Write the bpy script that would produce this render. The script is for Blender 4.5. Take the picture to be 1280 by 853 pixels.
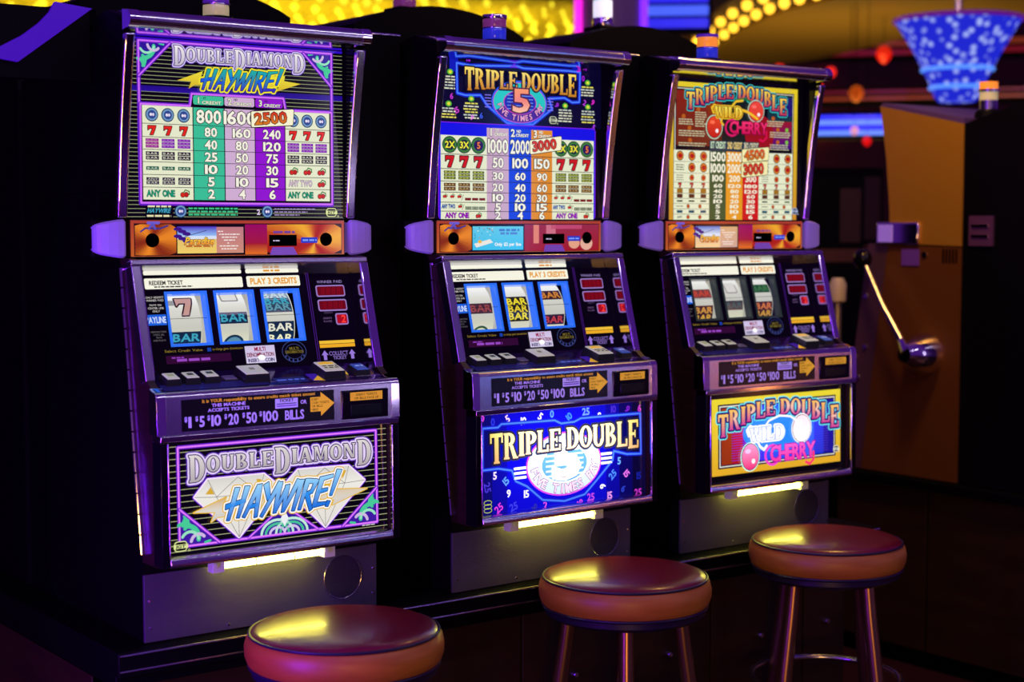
import bpy, bmesh, math, random
from mathutils import Vector, Matrix
from mathutils.geometry import tessellate_polygon
random.seed(7)
for o_ in list(bpy.data.objects): bpy.data.objects.remove(o_)
SC = bpy.context.scene
COL = SC.collection
PI = math.pi

# ------------------------------------------------------------------ camera
cam_d = bpy.data.cameras.new('camera'); cam = bpy.data.objects.new('camera', cam_d); COL.objects.link(cam)
SC.camera = cam
cam_d.sensor_width = 36.0; cam_d.lens = 36.0 * 2007.71 / 1280.0
cam.location = (-1.320785, -2.68, 1.53)
cam.rotation_euler = (PI / 2 - 0.0719757, 0, -0.6399265)
cam_d.clip_start = 0.05; cam_d.clip_end = 80
cam_d.dof.use_dof = True; cam_d.dof.focus_distance = 3.55; cam_d.dof.aperture_fstop = 2.8

# ------------------------------------------------------------------ world, lights, exposure
W = bpy.data.worlds.new('casino_ambient'); SC.world = W; W.use_nodes = True
W.node_tree.nodes['Background'].inputs[0].default_value = (0.20, 0.035, 0.62, 1)
W.node_tree.nodes['Background'].inputs[1].default_value = 0.29

def area(name, loc, target, size, energy, col, size_y=None):
    d = bpy.data.lights.new(name, 'AREA'); d.energy = energy; d.color = col; d.size = size
    if size_y: d.shape = 'RECTANGLE'; d.size_y = size_y
    o = bpy.data.objects.new(name, d); COL.objects.link(o); o.location = loc
    o.rotation_euler = (Vector(target) - Vector(loc)).to_track_quat('-Z', 'Y').to_euler()
    return o
area('violet_overhead_fill', (-1.6, -1.2, 3.4), (0.6, 0.4, 1.3), 0.35, 20, (0.33, 0.08, 1.0), 2.6)  # unseen light added for violet highlights on the chrome
area('violet_side_neon', (-2.6, -0.9, 1.0), (0.1, 0.35, 0.75), 0.4, 34, (0.24, 0.02, 1.0), 1.4)
area('violet_kick_fill', (-0.72, -0.18, 0.80), (0.10, 0.35, 0.75), 0.06, 17, (0.20, 0.015, 1.0), 0.6)  # unseen light added to tint the nearest kick plate violet
area('warm_low_fill', (-2.4, -4.6, 0.95), (1.2, 0.2, 0.5), 0.8, 54, (1.0, 0.48, 0.10))  # unseen warm light added for the stool sides, kept low to avoid reflections
area('white_streak_fill', (0.9, -1.9, 3.3), (0.9, 0.4, 1.9), 3.6, 16, (0.85, 0.70, 1.0), 0.05)  # unseen strip added for thin highlights along the chrome bars
area('lilac_streak_fill', (3.0, -3.7, 1.75), (0.6, 0.4, 1.7), 0.10, 3.2, (0.75, 0.62, 1.0), 1.7)  # unseen upright strip added for lilac streaks in posts and glass
area('blue_streak_fill', (4.1, -3.3, 1.6), (1.2, 0.4, 1.5), 0.12, 3.2, (0.12, 0.35, 1.0), 1.5)  # unseen upright strip added for blue streaks in the chrome
area('orange_streak_fill', (4.9, -3.0, 1.3), (1.6, 0.4, 1.2), 0.10, 3.0, (1.0, 0.30, 0.05), 1.3)  # unseen upright strip added for orange flecks in the chrome
area('amber_side_fill', (2.35, 0.35, 2.9), (3.08, 0.85, 1.80), 0.3, 17, (1.0, 0.56, 0.10))  # unseen light added to brighten the gold side panel
area('canopy_fill', (6.9, 4.7, 1.7), (7.3, 5.0, 2.9), 1.6, 20, (1.0, 0.70, 0.16))  # unseen light added below to brighten the gold soffit
area('gold_ceiling_fill', (4.2, 8.0, 1.5), (4.4, 9.0, 3.0), 4.0, 110, (1.0, 0.84, 0.06))  # hidden light added to brighten the gold ceiling

VS = SC.view_settings
VS.view_transform = 'Standard'; VS.look = 'None'; VS.gamma = 1.0; VS.exposure = 0.0; VS.use_curve_mapping = False

# ------------------------------------------------------------------ materials
def lin(c):
    return tuple((v / 255 / 12.92 if v / 255 <= 0.04045 else ((v / 255 + 0.055) / 1.055) ** 2.4) for v in c[:3])
MATS = {}
def mat(name, col=(0.5, 0.5, 0.5), rough=0.5, metal=0.0, spec=0.5, emit=None, estr=0.0, coat=0.0, bump=None, vary=None):
    if name in MATS: return MATS[name]
    m = bpy.data.materials.new(name); m.use_nodes = True; nt = m.node_tree; b = nt.nodes['Principled BSDF']
    b.inputs['Base Color'].default_value = (*col, 1); b.inputs['Roughness'].default_value = rough
    b.inputs['Metallic'].default_value = metal; b.inputs['Specular IOR Level'].default_value = spec
    b.inputs['Coat Weight'].default_value = coat; b.inputs['Coat Roughness'].default_value = 0.12
    if emit: b.inputs['Emission Color'].default_value = (*emit, 1); b.inputs['Emission Strength'].default_value = estr
    tc = nt.nodes.new('ShaderNodeTexCoord')
    mp = nt.nodes.new('ShaderNodeMapping'); nt.links.new(tc.outputs['Object'], mp.inputs[0])
    if bump:  # (scale vec, strength, distance)
        mp.inputs['Scale'].default_value = bump[0]
        n = nt.nodes.new('ShaderNodeTexNoise'); n.inputs['Scale'].default_value = 1; n.inputs['Detail'].default_value = 3
        nt.links.new(mp.outputs[0], n.inputs['Vector'])
        bp = nt.nodes.new('ShaderNodeBump'); bp.inputs['Strength'].default_value = bump[1]; bp.inputs['Distance'].default_value = bump[2]
        nt.links.new(n.outputs['Fac'], bp.inputs['Height']); nt.links.new(bp.outputs[0], b.inputs['Normal'])
    if vary:  # (colour2, scale vec)
        mp2 = nt.nodes.new('ShaderNodeMapping'); nt.links.new(tc.outputs['Object'], mp2.inputs[0]); mp2.inputs['Scale'].default_value = vary[1]
        n2 = nt.nodes.new('ShaderNodeTexNoise'); n2.inputs['Scale'].default_value = 1; n2.inputs['Detail'].default_value = 4
        nt.links.new(mp2.outputs[0], n2.inputs['Vector'])
        mx = nt.nodes.new('ShaderNodeMix'); mx.data_type = 'RGBA'
        mx.inputs[6].default_value = (*col, 1); mx.inputs[7].default_value = (*vary[0], 1)
        rp = nt.nodes.new('ShaderNodeMapRange'); rp.inputs[1].default_value = 0.35; rp.inputs[2].default_value = 0.65
        nt.links.new(n2.outputs['Fac'], rp.inputs[0]); nt.links.new(rp.outputs[0], mx.inputs[0]); nt.links.new(mx.outputs[2], b.inputs['Base Color'])
    MATS[name] = m
    return m
def print_mat():
    m = bpy.data.materials.new('backlit_print'); m.use_nodes = True; nt = m.node_tree; b = nt.nodes['Principled BSDF']
    b.inputs['Base Color'].default_value = (0.004, 0.004, 0.005, 1); b.inputs['Roughness'].default_value = 0.12; b.inputs['Specular IOR Level'].default_value = 0.35
    a = nt.nodes.new('ShaderNodeAttribute'); a.attribute_name = 'ink'
    nt.links.new(a.outputs['Color'], b.inputs['Emission Color']); b.inputs['Emission Strength'].default_value = 1.0
    return m
PRINT = print_mat()
def decal_mat():
    m = bpy.data.materials.new('printed_decal'); m.use_nodes = True; nt = m.node_tree; b = nt.nodes['Principled BSDF']
    a = nt.nodes.new('ShaderNodeAttribute'); a.attribute_name = 'ink'
    nt.links.new(a.outputs['Color'], b.inputs['Base Color']); b.inputs['Roughness'].default_value = 0.25
    nt.links.new(a.outputs['Color'], b.inputs['Emission Color']); b.inputs['Emission Strength'].default_value = 0.55
    return m
DECAL = decal_mat()
def pane_mat():
    m = bpy.data.materials.new('clear_pane'); m.use_nodes = True; nt = m.node_tree; nt.nodes.clear()
    out = nt.nodes.new('ShaderNodeOutputMaterial'); mix = nt.nodes.new('ShaderNodeMixShader'); fr = nt.nodes.new('ShaderNodeFresnel')
    t = nt.nodes.new('ShaderNodeBsdfTransparent'); g = nt.nodes.new('ShaderNodeBsdfGlossy'); g.inputs['Roughness'].default_value = 0.03
    fr.inputs[0].default_value = 1.3
    nt.links.new(fr.outputs[0], mix.inputs[0]); nt.links.new(t.outputs[0], mix.inputs[1]); nt.links.new(g.outputs[0], mix.inputs[2]); nt.links.new(mix.outputs[0], out.inputs[0])
    return m
PANE = pane_mat()
BLACK = mat('black_lacquer', (0.0016, 0.0013, 0.0016), 0.55, spec=0.08)
BLACKG = mat('black_gloss', (0.004, 0.003, 0.005), 0.12, spec=0.28)
CHROME = mat('chrome', (0.80, 0.78, 0.86), 0.09, 1.0)
CHROMES = mat('satin_chrome', (0.62, 0.60, 0.70), 0.22, 1.0)
BRUSHED = mat('brushed_steel', (0.062, 0.056, 0.066), 0.45, 0.25, bump=((60, 60, 700), 0.35, 0.002))
WOOD = mat('brown_laminate', (0.030, 0.012, 0.008), 0.4, vary=((0.018, 0.007, 0.005), (6, 6, 60)))
STAND = mat('dark_walnut_laminate', (0.030, 0.013, 0.004), 0.55, spec=0.2, vary=((0.018, 0.008, 0.003), (3, 3, 14)))
LENS = mat('violet_lens', lin((165, 145, 215)), 0.22, spec=0.5, emit=(0.20, 0.11, 0.55), estr=0.20, bump=((4, 4, 900), 0.5, 0.002))  # lens is unlit; its faint glow stands in for reflected violet light
LEATHER = mat('burgundy_leather', (0.15, 0.004, 0.020), 0.30, spec=0.6, coat=0.25, bump=((45, 45, 45), 0.12, 0.004))
TAN = mat('tan_vinyl', (0.46, 0.17, 0.018), 0.45, vary=((0.36, 0.12, 0.012), (9, 9, 40)))
PIPING = mat('navy_piping', (0.012, 0.006, 0.03), 0.35)
BRONZE = mat('bronze_leg', (0.30, 0.16, 0.08), 0.28, 0.9)
GOLD = mat('gold_panel', (0.75, 0.36, 0.03), 0.34, 0.55, bump=((40, 40, 40), 0.06, 0.004))
YLAMP = mat('yellow_tube_glow', (0.9, 0.9, 0.4), 0.3, emit=(0.95, 0.86, 0.10), estr=36)
REDLED = mat('red_led', (0.05, 0.0, 0.0), 0.2, emit=lin((150, 6, 10)), estr=0.75)
REDHOT = mat('red_led_digit', (0.05, 0.0, 0.0), 0.2, emit=lin((255, 25, 20)), estr=1.3)
BLUEF = mat('blue_window_glow', (0.01, 0.05, 0.3), 0.2, emit=lin((35, 105, 225)), estr=1.0)
REELW = mat('reel_strip', (0.75, 0.75, 0.70), 0.5, emit=(0.72, 0.72, 0.62), estr=0.30)  # faint glow stands in for the lamp that lights the reels from the front
KEYD = mat('button_dark', (0.02, 0.03, 0.025), 0.18)
KEYL = mat('button_cap_pale', (0.55, 0.6, 0.45), 0.2, emit=(0.5, 0.55, 0.35), estr=0.45)
KEYB = mat('button_cap_blue', (0.05, 0.12, 0.4), 0.2, emit=(0.03, 0.1, 0.4), estr=0.35)
SHELF = mat('violet_smoked_shelf', (0.05, 0.02, 0.14), 0.14, 0.6)
DARKHOLE = mat('matte_black', (0.0008, 0.0008, 0.001), 0.9, spec=0.0)

# ------------------------------------------------------------------ mesh helpers
class MB:
    def __init__(s): s.v = []; s.f = []; s.c = []
    def face(s, pts, col=None):
        i = len(s.v); s.v += [tuple(p) for p in pts]; s.f.append(tuple(range(i, i + len(pts)))); s.c.append(col)
    def box(s, x0, x1, y0, y1, z0, z1):
        i = len(s.v)
        s.v += [(x0, y0, z0), (x1, y0, z0), (x1, y1, z0), (x0, y1, z0), (x0, y0, z1), (x1, y0, z1), (x1, y1, z1), (x0, y1, z1)]
        for f in ((0, 3, 2, 1), (4, 5, 6, 7), (0, 1, 5, 4), (1, 2, 6, 5), (2, 3, 7, 6), (3, 0, 4, 7)): s.f.append(tuple(i + k for k in f)); s.c.append(None)
    def prism_x(s, prof, x0, x1):   # prof = [(y,z)] closed, extruded along x
        i = len(s.v); n = len(prof)
        s.v += [(x0, y, z) for y, z in prof] + [(x1, y, z) for y, z in prof]
        for k in range(n): s.f.append((i + k, i + (k + 1) % n, i + n + (k + 1) % n, i + n + k)); s.c.append(None)
        tr = tessellate_polygon([[Vector((y, z, 0)) for y, z in prof]])
        for t in tr:
            s.f.append(tuple(i + k for k in t)); s.c.append(None); s.f.append(tuple(i + n + k for k in reversed(t))); s.c.append(None)
    def prism_dir(s, pts, d):   # polygon pts (3D) extruded by vector d
        i = len(s.v); n = len(pts); d = Vector(d)
        s.v += [tuple(p) for p in pts] + [tuple(Vector(p) + d) for p in pts]
        for k in range(n): s.f.append((i + k, i + (k + 1) % n, i + n + (k + 1) % n, i + n + k)); s.c.append(None)
        for t in tessellate_polygon([[Vector(p) for p in pts]]):
            s.f.append(tuple(i + k for k in t)); s.c.append(None); s.f.append(tuple(i + n + k for k in reversed(t))); s.c.append(None)
    def tube(s, path, r, n=12, cap=True):
        path = [Vector(p) for p in path]; i = len(s.v); m = len(path)
        rs = r if isinstance(r, (list, tuple)) else [r] * m
        up = None
        for k, p in enumerate(path):
            t = (path[min(k + 1, m - 1)] - path[max(k - 1, 0)]).normalized()
            if up is None: up = Vector((0, 0, 1)) if abs(t.z) < .9 else Vector((1, 0, 0))
            a = t.cross(up).normalized(); b = a.cross(t).normalized(); up = b
            for q in range(n):
                an = 2 * PI * q / n; s.v.append(tuple(p + (a * math.cos(an) + b * math.sin(an)) * rs[k]))
        for k in range(m - 1):
            for q in range(n):
                s.f.append((i + k * n + q, i + k * n + (q + 1) % n, i + (k + 1) * n + (q + 1) % n, i + (k + 1) * n + q)); s.c.append(None)
        if cap:
            s.f.append(tuple(i + q for q in reversed(range(n)))); s.c.append(None)
            s.f.append(tuple(i + (m - 1) * n + q for q in range(n))); s.c.append(None)
    def lathe(s, prof, c=(0, 0, 0), n=48, cap=True):   # prof [(r,z)]
        i = len(s.v); m = len(prof)
        for r, z in prof:
            for q in range(n): a = 2 * PI * q / n; s.v.append((c[0] + r * math.cos(a), c[1] + r * math.sin(a), c[2] + z))
        for k in range(m - 1):
            for q in range(n):
                s.f.append((i + k * n + q, i + k * n + (q + 1) % n, i + (k + 1) * n + (q + 1) % n, i + (k + 1) * n + q)); s.c.append(None)
        if cap:
            s.f.append(tuple(i + q for q in reversed(range(n)))); s.c.append(None)
            s.f.append(tuple(i + (m - 1) * n + q for q in range(n))); s.c.append(None)
    def torus(s, c, R, r, n=48, k=10):
        s.tube([(c[0] + R * math.cos(2 * PI * q / n), c[1] + R * math.sin(2 * PI * q / n), c[2]) for q in range(n + 1)], r, k, cap=False)
def obj(name, mb, m, parent=None, off=(0, 0, 0), smooth=False, bevel=0, kind=None, label=None, ink=False):
    me = bpy.data.meshes.new(name)
    me.from_pydata([(v[0] - off[0], v[1] - off[1], v[2] - off[2]) for v in mb.v], [], mb.f)
    if ink:
        at = me.color_attributes.new('ink', 'FLOAT_COLOR', 'CORNER'); buf = []
        for f, c in zip(mb.f, mb.c):
            for k in range(len(f)):
                cc = c[k] if isinstance(c[0], (tuple, list)) else c
                buf += [cc[0], cc[1], cc[2], 1.0]
        at.data.foreach_set('color', buf)
    elif not smooth or bevel:
        bm = bmesh.new(); bm.from_mesh(me); bmesh.ops.recalc_face_normals(bm, faces=bm.faces); bm.to_mesh(me); bm.free()
    else:
        bm = bmesh.new(); bm.from_mesh(me); bmesh.ops.recalc_face_normals(bm, faces=bm.faces); bm.to_mesh(me); bm.free()
    me.materials.append(m)
    if smooth:
        me.polygons.foreach_set('use_smooth', [True] * len(me.polygons))
        try: me.set_sharp_from_angle(angle=math.radians(40))
        except Exception: pass
    o = bpy.data.objects.new(name, me); COL.objects.link(o)
    if bevel:
        b = o.modifiers.new('bevel', 'BEVEL'); b.width = bevel; b.segments = 3; b.limit_method = 'ANGLE'; b.angle_limit = math.radians(35)
        me.polygons.foreach_set('use_smooth', [True] * len(me.polygons))
        try: me.set_sharp_from_angle(angle=math.radians(50))
        except Exception: pass
    if parent: o.parent = parent
    if kind: o['kind'] = kind
    if label: o['label'] = label
    return o
def root(name, label, cat, loc, rz=0, group=None):
    o = bpy.data.objects.new(name, None); COL.objects.link(o); o.location = loc; o.rotation_euler = (0, 0, rz); o.empty_display_size = 0.1
    o['label'] = label; o['category'] = cat
    if group: o['group'] = group
    return o
def tag(o, label, cat, group=None):
    o['label'] = label; o['category'] = cat
    if group: o['group'] = group
    return o

# ------------------------------------------------------------------ lettering: sans glyphs (outlined once), slab-serif and brush glyphs
SANS = {}
def load_sans():
    chars = sorted(set('ABCDEFGHIJKLMNOPQRSTUVWXYZabcdefghijklmnopqrstuvwxyz0123456789$!/.,-'))
    styles = {'n': 0.0, 'b': 0.028, 'x': 0.07}
    tmp = []
    for st, off in styles.items():
        for ch in chars:
            cu = bpy.data.curves.new('g', 'FONT'); cu.body = ch; cu.size = 1; cu.offset = off; cu.resolution_u = 2
            o = bpy.data.objects.new('g', cu); COL.objects.link(o); tmp.append((st, ch, o))
    dg = bpy.context.evaluated_depsgraph_get(); dg.update()
    raw = {}
    for st, ch, o in tmp:
        me = o.evaluated_get(dg).to_mesh()
        raw[(st, ch)] = ([(v.co.x, v.co.y) for v in me.vertices], [tuple(p.vertices) for p in me.polygons])
        o.evaluated_get(dg).to_mesh_clear()
    for st, ch, o in tmp:
        cu = o.data; bpy.data.objects.remove(o); bpy.data.curves.remove(cu)
    H = max(v[1] for v in raw[('n', 'H')][0])
    for ch in chars:
        v0 = raw[('n', ch)][0]; xm = min(v[0] for v in v0); xM = max(v[0] for v in v0)
        for st in styles:
            v, f = raw[(st, ch)]
            SANS[(st, ch)] = ([((x - xm) / H, y / H) for x, y in v], f, (xM - xm) / H)
load_sans()

def R_(x0, y0, x1, y1): return [(x0, y0), (x1, y0), (x1, y1), (x0, y1)]
def half(cx, cy, orx, ory, irx, iry, a0, a1, n=8):
    out = []
    for k in range(n):
        a, b = math.radians(a0 + (a1 - a0) * k / n), math.radians(a0 + (a1 - a0) * (k + 1) / n)
        out.append([(cx + orx * math.cos(a), cy + ory * math.sin(a)), (cx + orx * math.cos(b), cy + ory * math.sin(b)), (cx + irx * math.cos(b), cy + iry * math.sin(b)), (cx + irx * math.cos(a), cy + iry * math.sin(a))])
    return out
def stem(x0, x1, y0=0, y1=1, lo=True, hi=True, e=.07, h=.075):
    p = [R_(x0, y0, x1, y1)]
    if lo: p.append([(x0 - e, y0), (x1 + e, y0), (x1 + e * .6, y0 + h), (x0 - e * .6, y0 + h)])
    if hi: p.append([(x0 - e * .6, y1 - h), (x1 + e * .6, y1 - h), (x1 + e, y1), (x0 - e, y1)])
    return p
SERIF = {
 'T': ([R_(.02, .87, .86, 1), R_(.02, .68, .12, 1), R_(.76, .68, .86, 1)] + stem(.31, .57, hi=False), .88),
 'R': (stem(.08, .33) + half(.36, .75, .40, .25, .13, .15, -90, 90) + [[(.40, .52), (.62, .52), (.92, .0), (.64, .0)], R_(.62, 0, .97, .07)], .97),
 'I': (stem(.08, .36), .44),
 'P': (stem(.08, .33) + half(.36, .72, .42, .28, .14, .17, -90, 90), .80),
 'L': (stem(.08, .33) + [R_(.08, 0, .80, .1), R_(.68, 0, .80, .3)], .82),
 'E': (stem(.08, .33) + [R_(.08, 0, .80, .1), R_(.69, 0, .80, .28), R_(.08, .9, .78, 1), R_(.67, .74, .78, 1), R_(.08, .46, .58, .56), R_(.50, .38, .58, .64)], .82),
 'D': (stem(.08, .33) + half(.36, .5, .52, .5, .24, .40, -90, 90, 10), .90),
 'O': (half(.46, .5, .46, .52, .20, .42, 0, 360, 18), .92),
 'U': (stem(.08, .33, .32, 1, lo=False) + stem(.66, .82, .32, 1, lo=False) + half(.45, .33, .37, .35, .14, .24, 180, 360), .90),
 'B': (stem(.08, .33) + half(.36, .75, .36, .25, .12, .16, -90, 90) + half(.36, .27, .44, .27, .16, .17, -90, 90), .84),
 'A': ([[(.08, 0), (.18, 0), (.54, 1), (.40, 1)], [(.36, 1), (.60, 1), (.92, 0), (.64, 0)], R_(.22, .27, .70, .35), R_(0, 0, .28, .06), R_(.56, 0, 1.0, .06)], 1.0),
 'M': ([R_(.08, 0, .18, 1), [(.08, 1), (.30, 1), (.58, .05), (.46, .05)], [(.46, .05), (.58, .05), (.90, 1), (.80, 1)], R_(.80, 0, 1.04, 1), R_(0, 0, .27, .06), R_(.72, 0, 1.12, .06), R_(0, .94, .2, 1), R_(.9, .94, 1.12, 1)], 1.12),
 'N': ([R_(.08, 0, .18, 1), [(.08, 1), (.34, 1), (.86, 0), (.62, 0)], R_(.76, 0, .86, 1), R_(0, 0, .27, .06), R_(.67, .94, .96, 1), R_(0, .94, .2, 1)], .96),
 'W': ([[(.02, 1), (.26, 1), (.44, 0), (.30, 0)], [(.30, 0), (.40, 0), (.62, .9), (.54, .95)], [(.46, 1), (.68, 1), (.84, 0), (.70, 0)], [(.72, 0), (.82, 0), (1.08, 1), (.98, 1)], R_(-.04, .93, .34, 1), R_(.9, .93, 1.16, 1)], 1.12),
}
def sk(a, b, w0, w1):
    (x0, y0), (x1, y1) = a, b; dx, dy = x1 - x0, y1 - y0; L = math.hypot(dx, dy); nx, ny = -dy / L, dx / L
    return [(x0 + nx * w0 / 2, y0 + ny * w0 / 2), (x0 - nx * w0 / 2, y0 - ny * w0 / 2), (x1 - nx * w1 / 2, y1 - ny * w1 / 2), (x1 + nx * w1 / 2, y1 + ny * w1 / 2)]
BRUSH = {
 'H': ([sk((.12, 1), (.08, -.05), .20, .12), sk((.52, 1.02), (.46, 0), .20, .12), sk((-.16, .40), (.58, .56), .17, .13)], .62),
 'A': ([sk((.04, -.02), (.36, 1), .12, .18), sk((.36, 1.02), (.54, -.06), .2, .12), sk((.1, .3), (.52, .36), .12, .14)], .60),
 'Y': ([sk((.0, 1.02), (.28, .48), .2, .14), sk((.58, 1.02), (.14, -.08), .18, .12)], .52),
 'W': ([sk((.04, 1), (.12, -.02), .2, .12), sk((.12, 0), (.40, .86), .1, .16), sk((.38, .88), (.46, -.02), .18, .12), sk((.46, 0), (.82, 1.02), .11, .2)], .78),
 'I': ([sk((.14, 1), (.08, -.03), .2, .13)], .26),
 'R': ([sk((.10, 1), (.05, -.03), .2, .12), sk((.06, .93), (.5, .88), .15, .15), sk((.5, .94), (.38, .5), .18, .12), sk((.42, .56), (.06, .44), .13, .12), sk((.2, .5), (.56, -.08), .17, .12)], .58),
 'E': ([sk((.10, 1), (.05, 0), .2, .16), sk((.06, .93), (.56, 1.0), .15, .1), sk((.05, .5), (.46, .55), .14, .1), sk((.0, .06), (.54, .08), .16, .09)], .54),
 '!': ([sk((.2, 1.18), (.1, .32), .22, .1), sk((.07, .14), (.04, -.04), .15, .12)], .26),
}

class Art:
    """flat print on a panel: polygons in (x, t) metres, t runs down the panel"""
    def __init__(s, fn, step=0.0004, heat=None, bleach=0.0, maxedge=None): s.fn = fn; s.step = step; s.mb = MB(); s.heat = heat; s.bleach = bleach; s.maxedge = maxedge
    def col(s, c, p, rng=None):
        if isinstance(c[0], (tuple, list)):
            if rng:
                k = min(1, max(0, (p[1] - rng[0]) / max(1e-6, rng[1] - rng[0]))) * (len(c) - 1); i = min(int(k), len(c) - 2); k -= i
                a, b = lin(c[i]), lin(c[i + 1]); r = tuple(a[j] * (1 - k) + b[j] * k for j in range(3))
            else: r = lin(c[0])
        else: r = lin(c)
        if s.heat: h = s.heat(p); mx_ = max(r); r = tuple(v * h + max(0, h - 1) * s.bleach * mx_ for v in r)  # heat and bleach put the backlight's overexposed glow into the ink colour
        return r
    def raw(s, pts, c, ly, rng=None):
        if s.maxedge and len(pts) >= 3:
            if len(pts) > 3:
                for k in range(1, len(pts) - 1): s.raw([pts[0], pts[k], pts[k + 1]], c, ly, rng)
                return
            L = [abs(pts[k][1] - pts[(k + 1) % 3][1]) for k in range(3)]; k = L.index(max(L))
            if L[k] > s.maxedge:
                a, b, d = pts[k], pts[(k + 1) % 3], pts[(k + 2) % 3]; m = ((a[0] + b[0]) / 2, (a[1] + b[1]) / 2)
                s.raw([a, m, d], c, ly, rng); s.raw([m, b, d], c, ly, rng); return
        s.mb.face([s.fn(x, t, ly * s.step) for x, t in pts], [s.col(c, p, rng) for p in pts])
    def poly(s, pts, c, ly, rng=None):
        if len(pts) <= 4 and False: s.raw(pts, c, ly, rng); return
        for tr in tessellate_polygon([[Vector((x, t, 0)) for x, t in pts]]): s.raw([pts[k] for k in tr], c, ly, rng)
    def rect(s, x0, t0, x1, t1, c, ly, rng=None, n=1):
        for k in range(n):
            a, b = t0 + (t1 - t0) * k / n, t0 + (t1 - t0) * (k + 1) / n
            s.raw([(x0, a), (x1, a), (x1, b), (x0, b)], c, ly, rng or (t0, t1))
    def rrect(s, x0, t0, x1, t1, r, c, ly, rng=None):
        p = []
        for cx, ct, a0 in ((x1 - r, t0 + r, -90), (x1 - r, t1 - r, 0), (x0 + r, t1 - r, 90), (x0 + r, t0 + r, 180)):
            for k in range(4): a = math.radians(a0 + 30 * k); p.append((cx + r * math.cos(a), ct + r * math.sin(a)))
        s.raw(p, c, ly, rng)
    def ell(s, cx, ct, rx, rt, c, ly, n=20, rng=None):
        s.raw([(cx + rx * math.cos(2 * PI * k / n), ct + rt * math.sin(2 * PI * k / n)) for k in range(n)], c, ly, rng)
    def ring(s, cx, ct, rx, rt, w, c, ly, n=24, a0=0, a1=360):
        for k in range(n):
            a, b = math.radians(a0 + (a1 - a0) * k / n), math.radians(a0 + (a1 - a0) * (k + 1) / n)
            s.raw([(cx + rx * math.cos(a), ct + rt * math.sin(a)), (cx + rx * math.cos(b), ct + rt * math.sin(b)), (cx + (rx - w) * math.cos(b), ct + (rt - w) * math.sin(b)), (cx + (rx - w) * math.cos(a), ct + (rt - w) * math.sin(a))], c, ly)
    def line(s, pts, w, c, ly, closed=False, cap=True):
        pts = list(pts) + ([pts[0]] if closed else [])
        for a, b in zip(pts, pts[1:]):
            if math.hypot(b[0] - a[0], b[1] - a[1]) < 1e-7: continue
            s.raw(sk(a, b, w, w), c, ly)
        if cap:
            for p in pts: s.ell(p[0], p[1], w / 2, w / 2, c, ly, 8)
    def dashes(s, x0, x1, t, h, c, ly, frac=0.35):   # tiny unreadable print
        x = x0
        while x < x1:
            L = random.uniform(2.0, 6.0) * h * 0.8; s.rect(x, t - h / 2, min(x + L, x1), t + h / 2, c, ly); x += L + h * 0.7
    def text(s, txt, x, t, h, c, ly, w=None, al='c', out=None, st='b', gap=.12, shear=0, arch=None, rot=0, wmax=None, sub=None):
        # t = vertical middle of the caps, h = cap height
        adv = []; tot = 0
        for ch in txt:
            wd = .38 if ch == ' ' else SANS[('n', ch)][2]; adv.append((tot, wd)); tot += wd + gap
        tot -= gap; sx = h
        if w: sx = w / tot
        elif wmax and tot * h > wmax: sx = wmax / tot
        x0 = -tot * sx * {'l': 0, 'c': .5, 'r': 1}[al]; cr, sr = math.cos(rot), math.sin(rot)
        def put(stl, col, lyr):
            for ch, (a, wd) in zip(txt, adv):
                if ch == ' ': continue
                v, f, _ = SANS[(stl, ch)]
                P = []
                for (px, py) in v:
                    lx = x0 + (a + px) * sx + (py - .5) * h * shear; lt = -(py - .5) * h
                    X, T = x + lx * cr - lt * sr, t + lx * sr + lt * cr
                    if arch: T += arch(X)
                    P.append((X, T))
                for fc in f: s.raw([P[k] for k in fc], col, lyr, (t - h / 2, t + h / 2))
        if out: put('x', out, ly - 1)
        put(st, c, ly)
    def glyphs(s, font, txt, x0, x1, c, ly, top, bot, outs=(), gap=.06, shear=0, scale=None):
        # letters fill x0..x1; top(x)/bot(x) give t of cap line and baseline; outs = [(width, colour)] from inside to outside
        tot = 0; adv = []
        sc = scale or (lambda i: 1.0)
        for i, ch in enumerate(txt):
            wd = .35 if ch == ' ' else font[ch][1] * sc(i); adv.append((tot, wd)); tot += wd + gap
        tot -= gap; sx = (x1 - x0) / tot
        P = []
        for i, (ch, (a, wd)) in enumerate(zip(txt, adv)):
            if ch == ' ': continue
            xm = x0 + (a + wd / 2) * sx; xl = x0 + a * sx; xr = xl + wd * sx
            T, B = top(i, xm), bot(i, xm)
            if not isinstance(T, tuple): T = (T, T); B = (B, B)
            for pg in font[ch][0]:
                q = []
                for px, py in pg:
                    u = px / font[ch][1]; tt = T[0] * (1 - u) + T[1] * u; bb = B[0] * (1 - u) + B[1] * u
                    q.append((xl + px * sc(i) * sx + shear * (py - .5) * (bb - tt), bb + (tt - bb) * py))
                P.append((q, (min(T), max(B))))
        for k, (w, col) in enumerate(reversed(list(outs))):
            l = ly - len(outs) + k
            for q, rg in P:
                s.line(q, 2 * w, col, l, closed=True)
        for q, rg in P: s.poly(q, c, ly, rg)
    def build(s, name, parent, m=None, off=(0, 0, 0), label=None):
        return obj(name, s.mb, m or PRINT, parent, off, ink=True, label=label)

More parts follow.
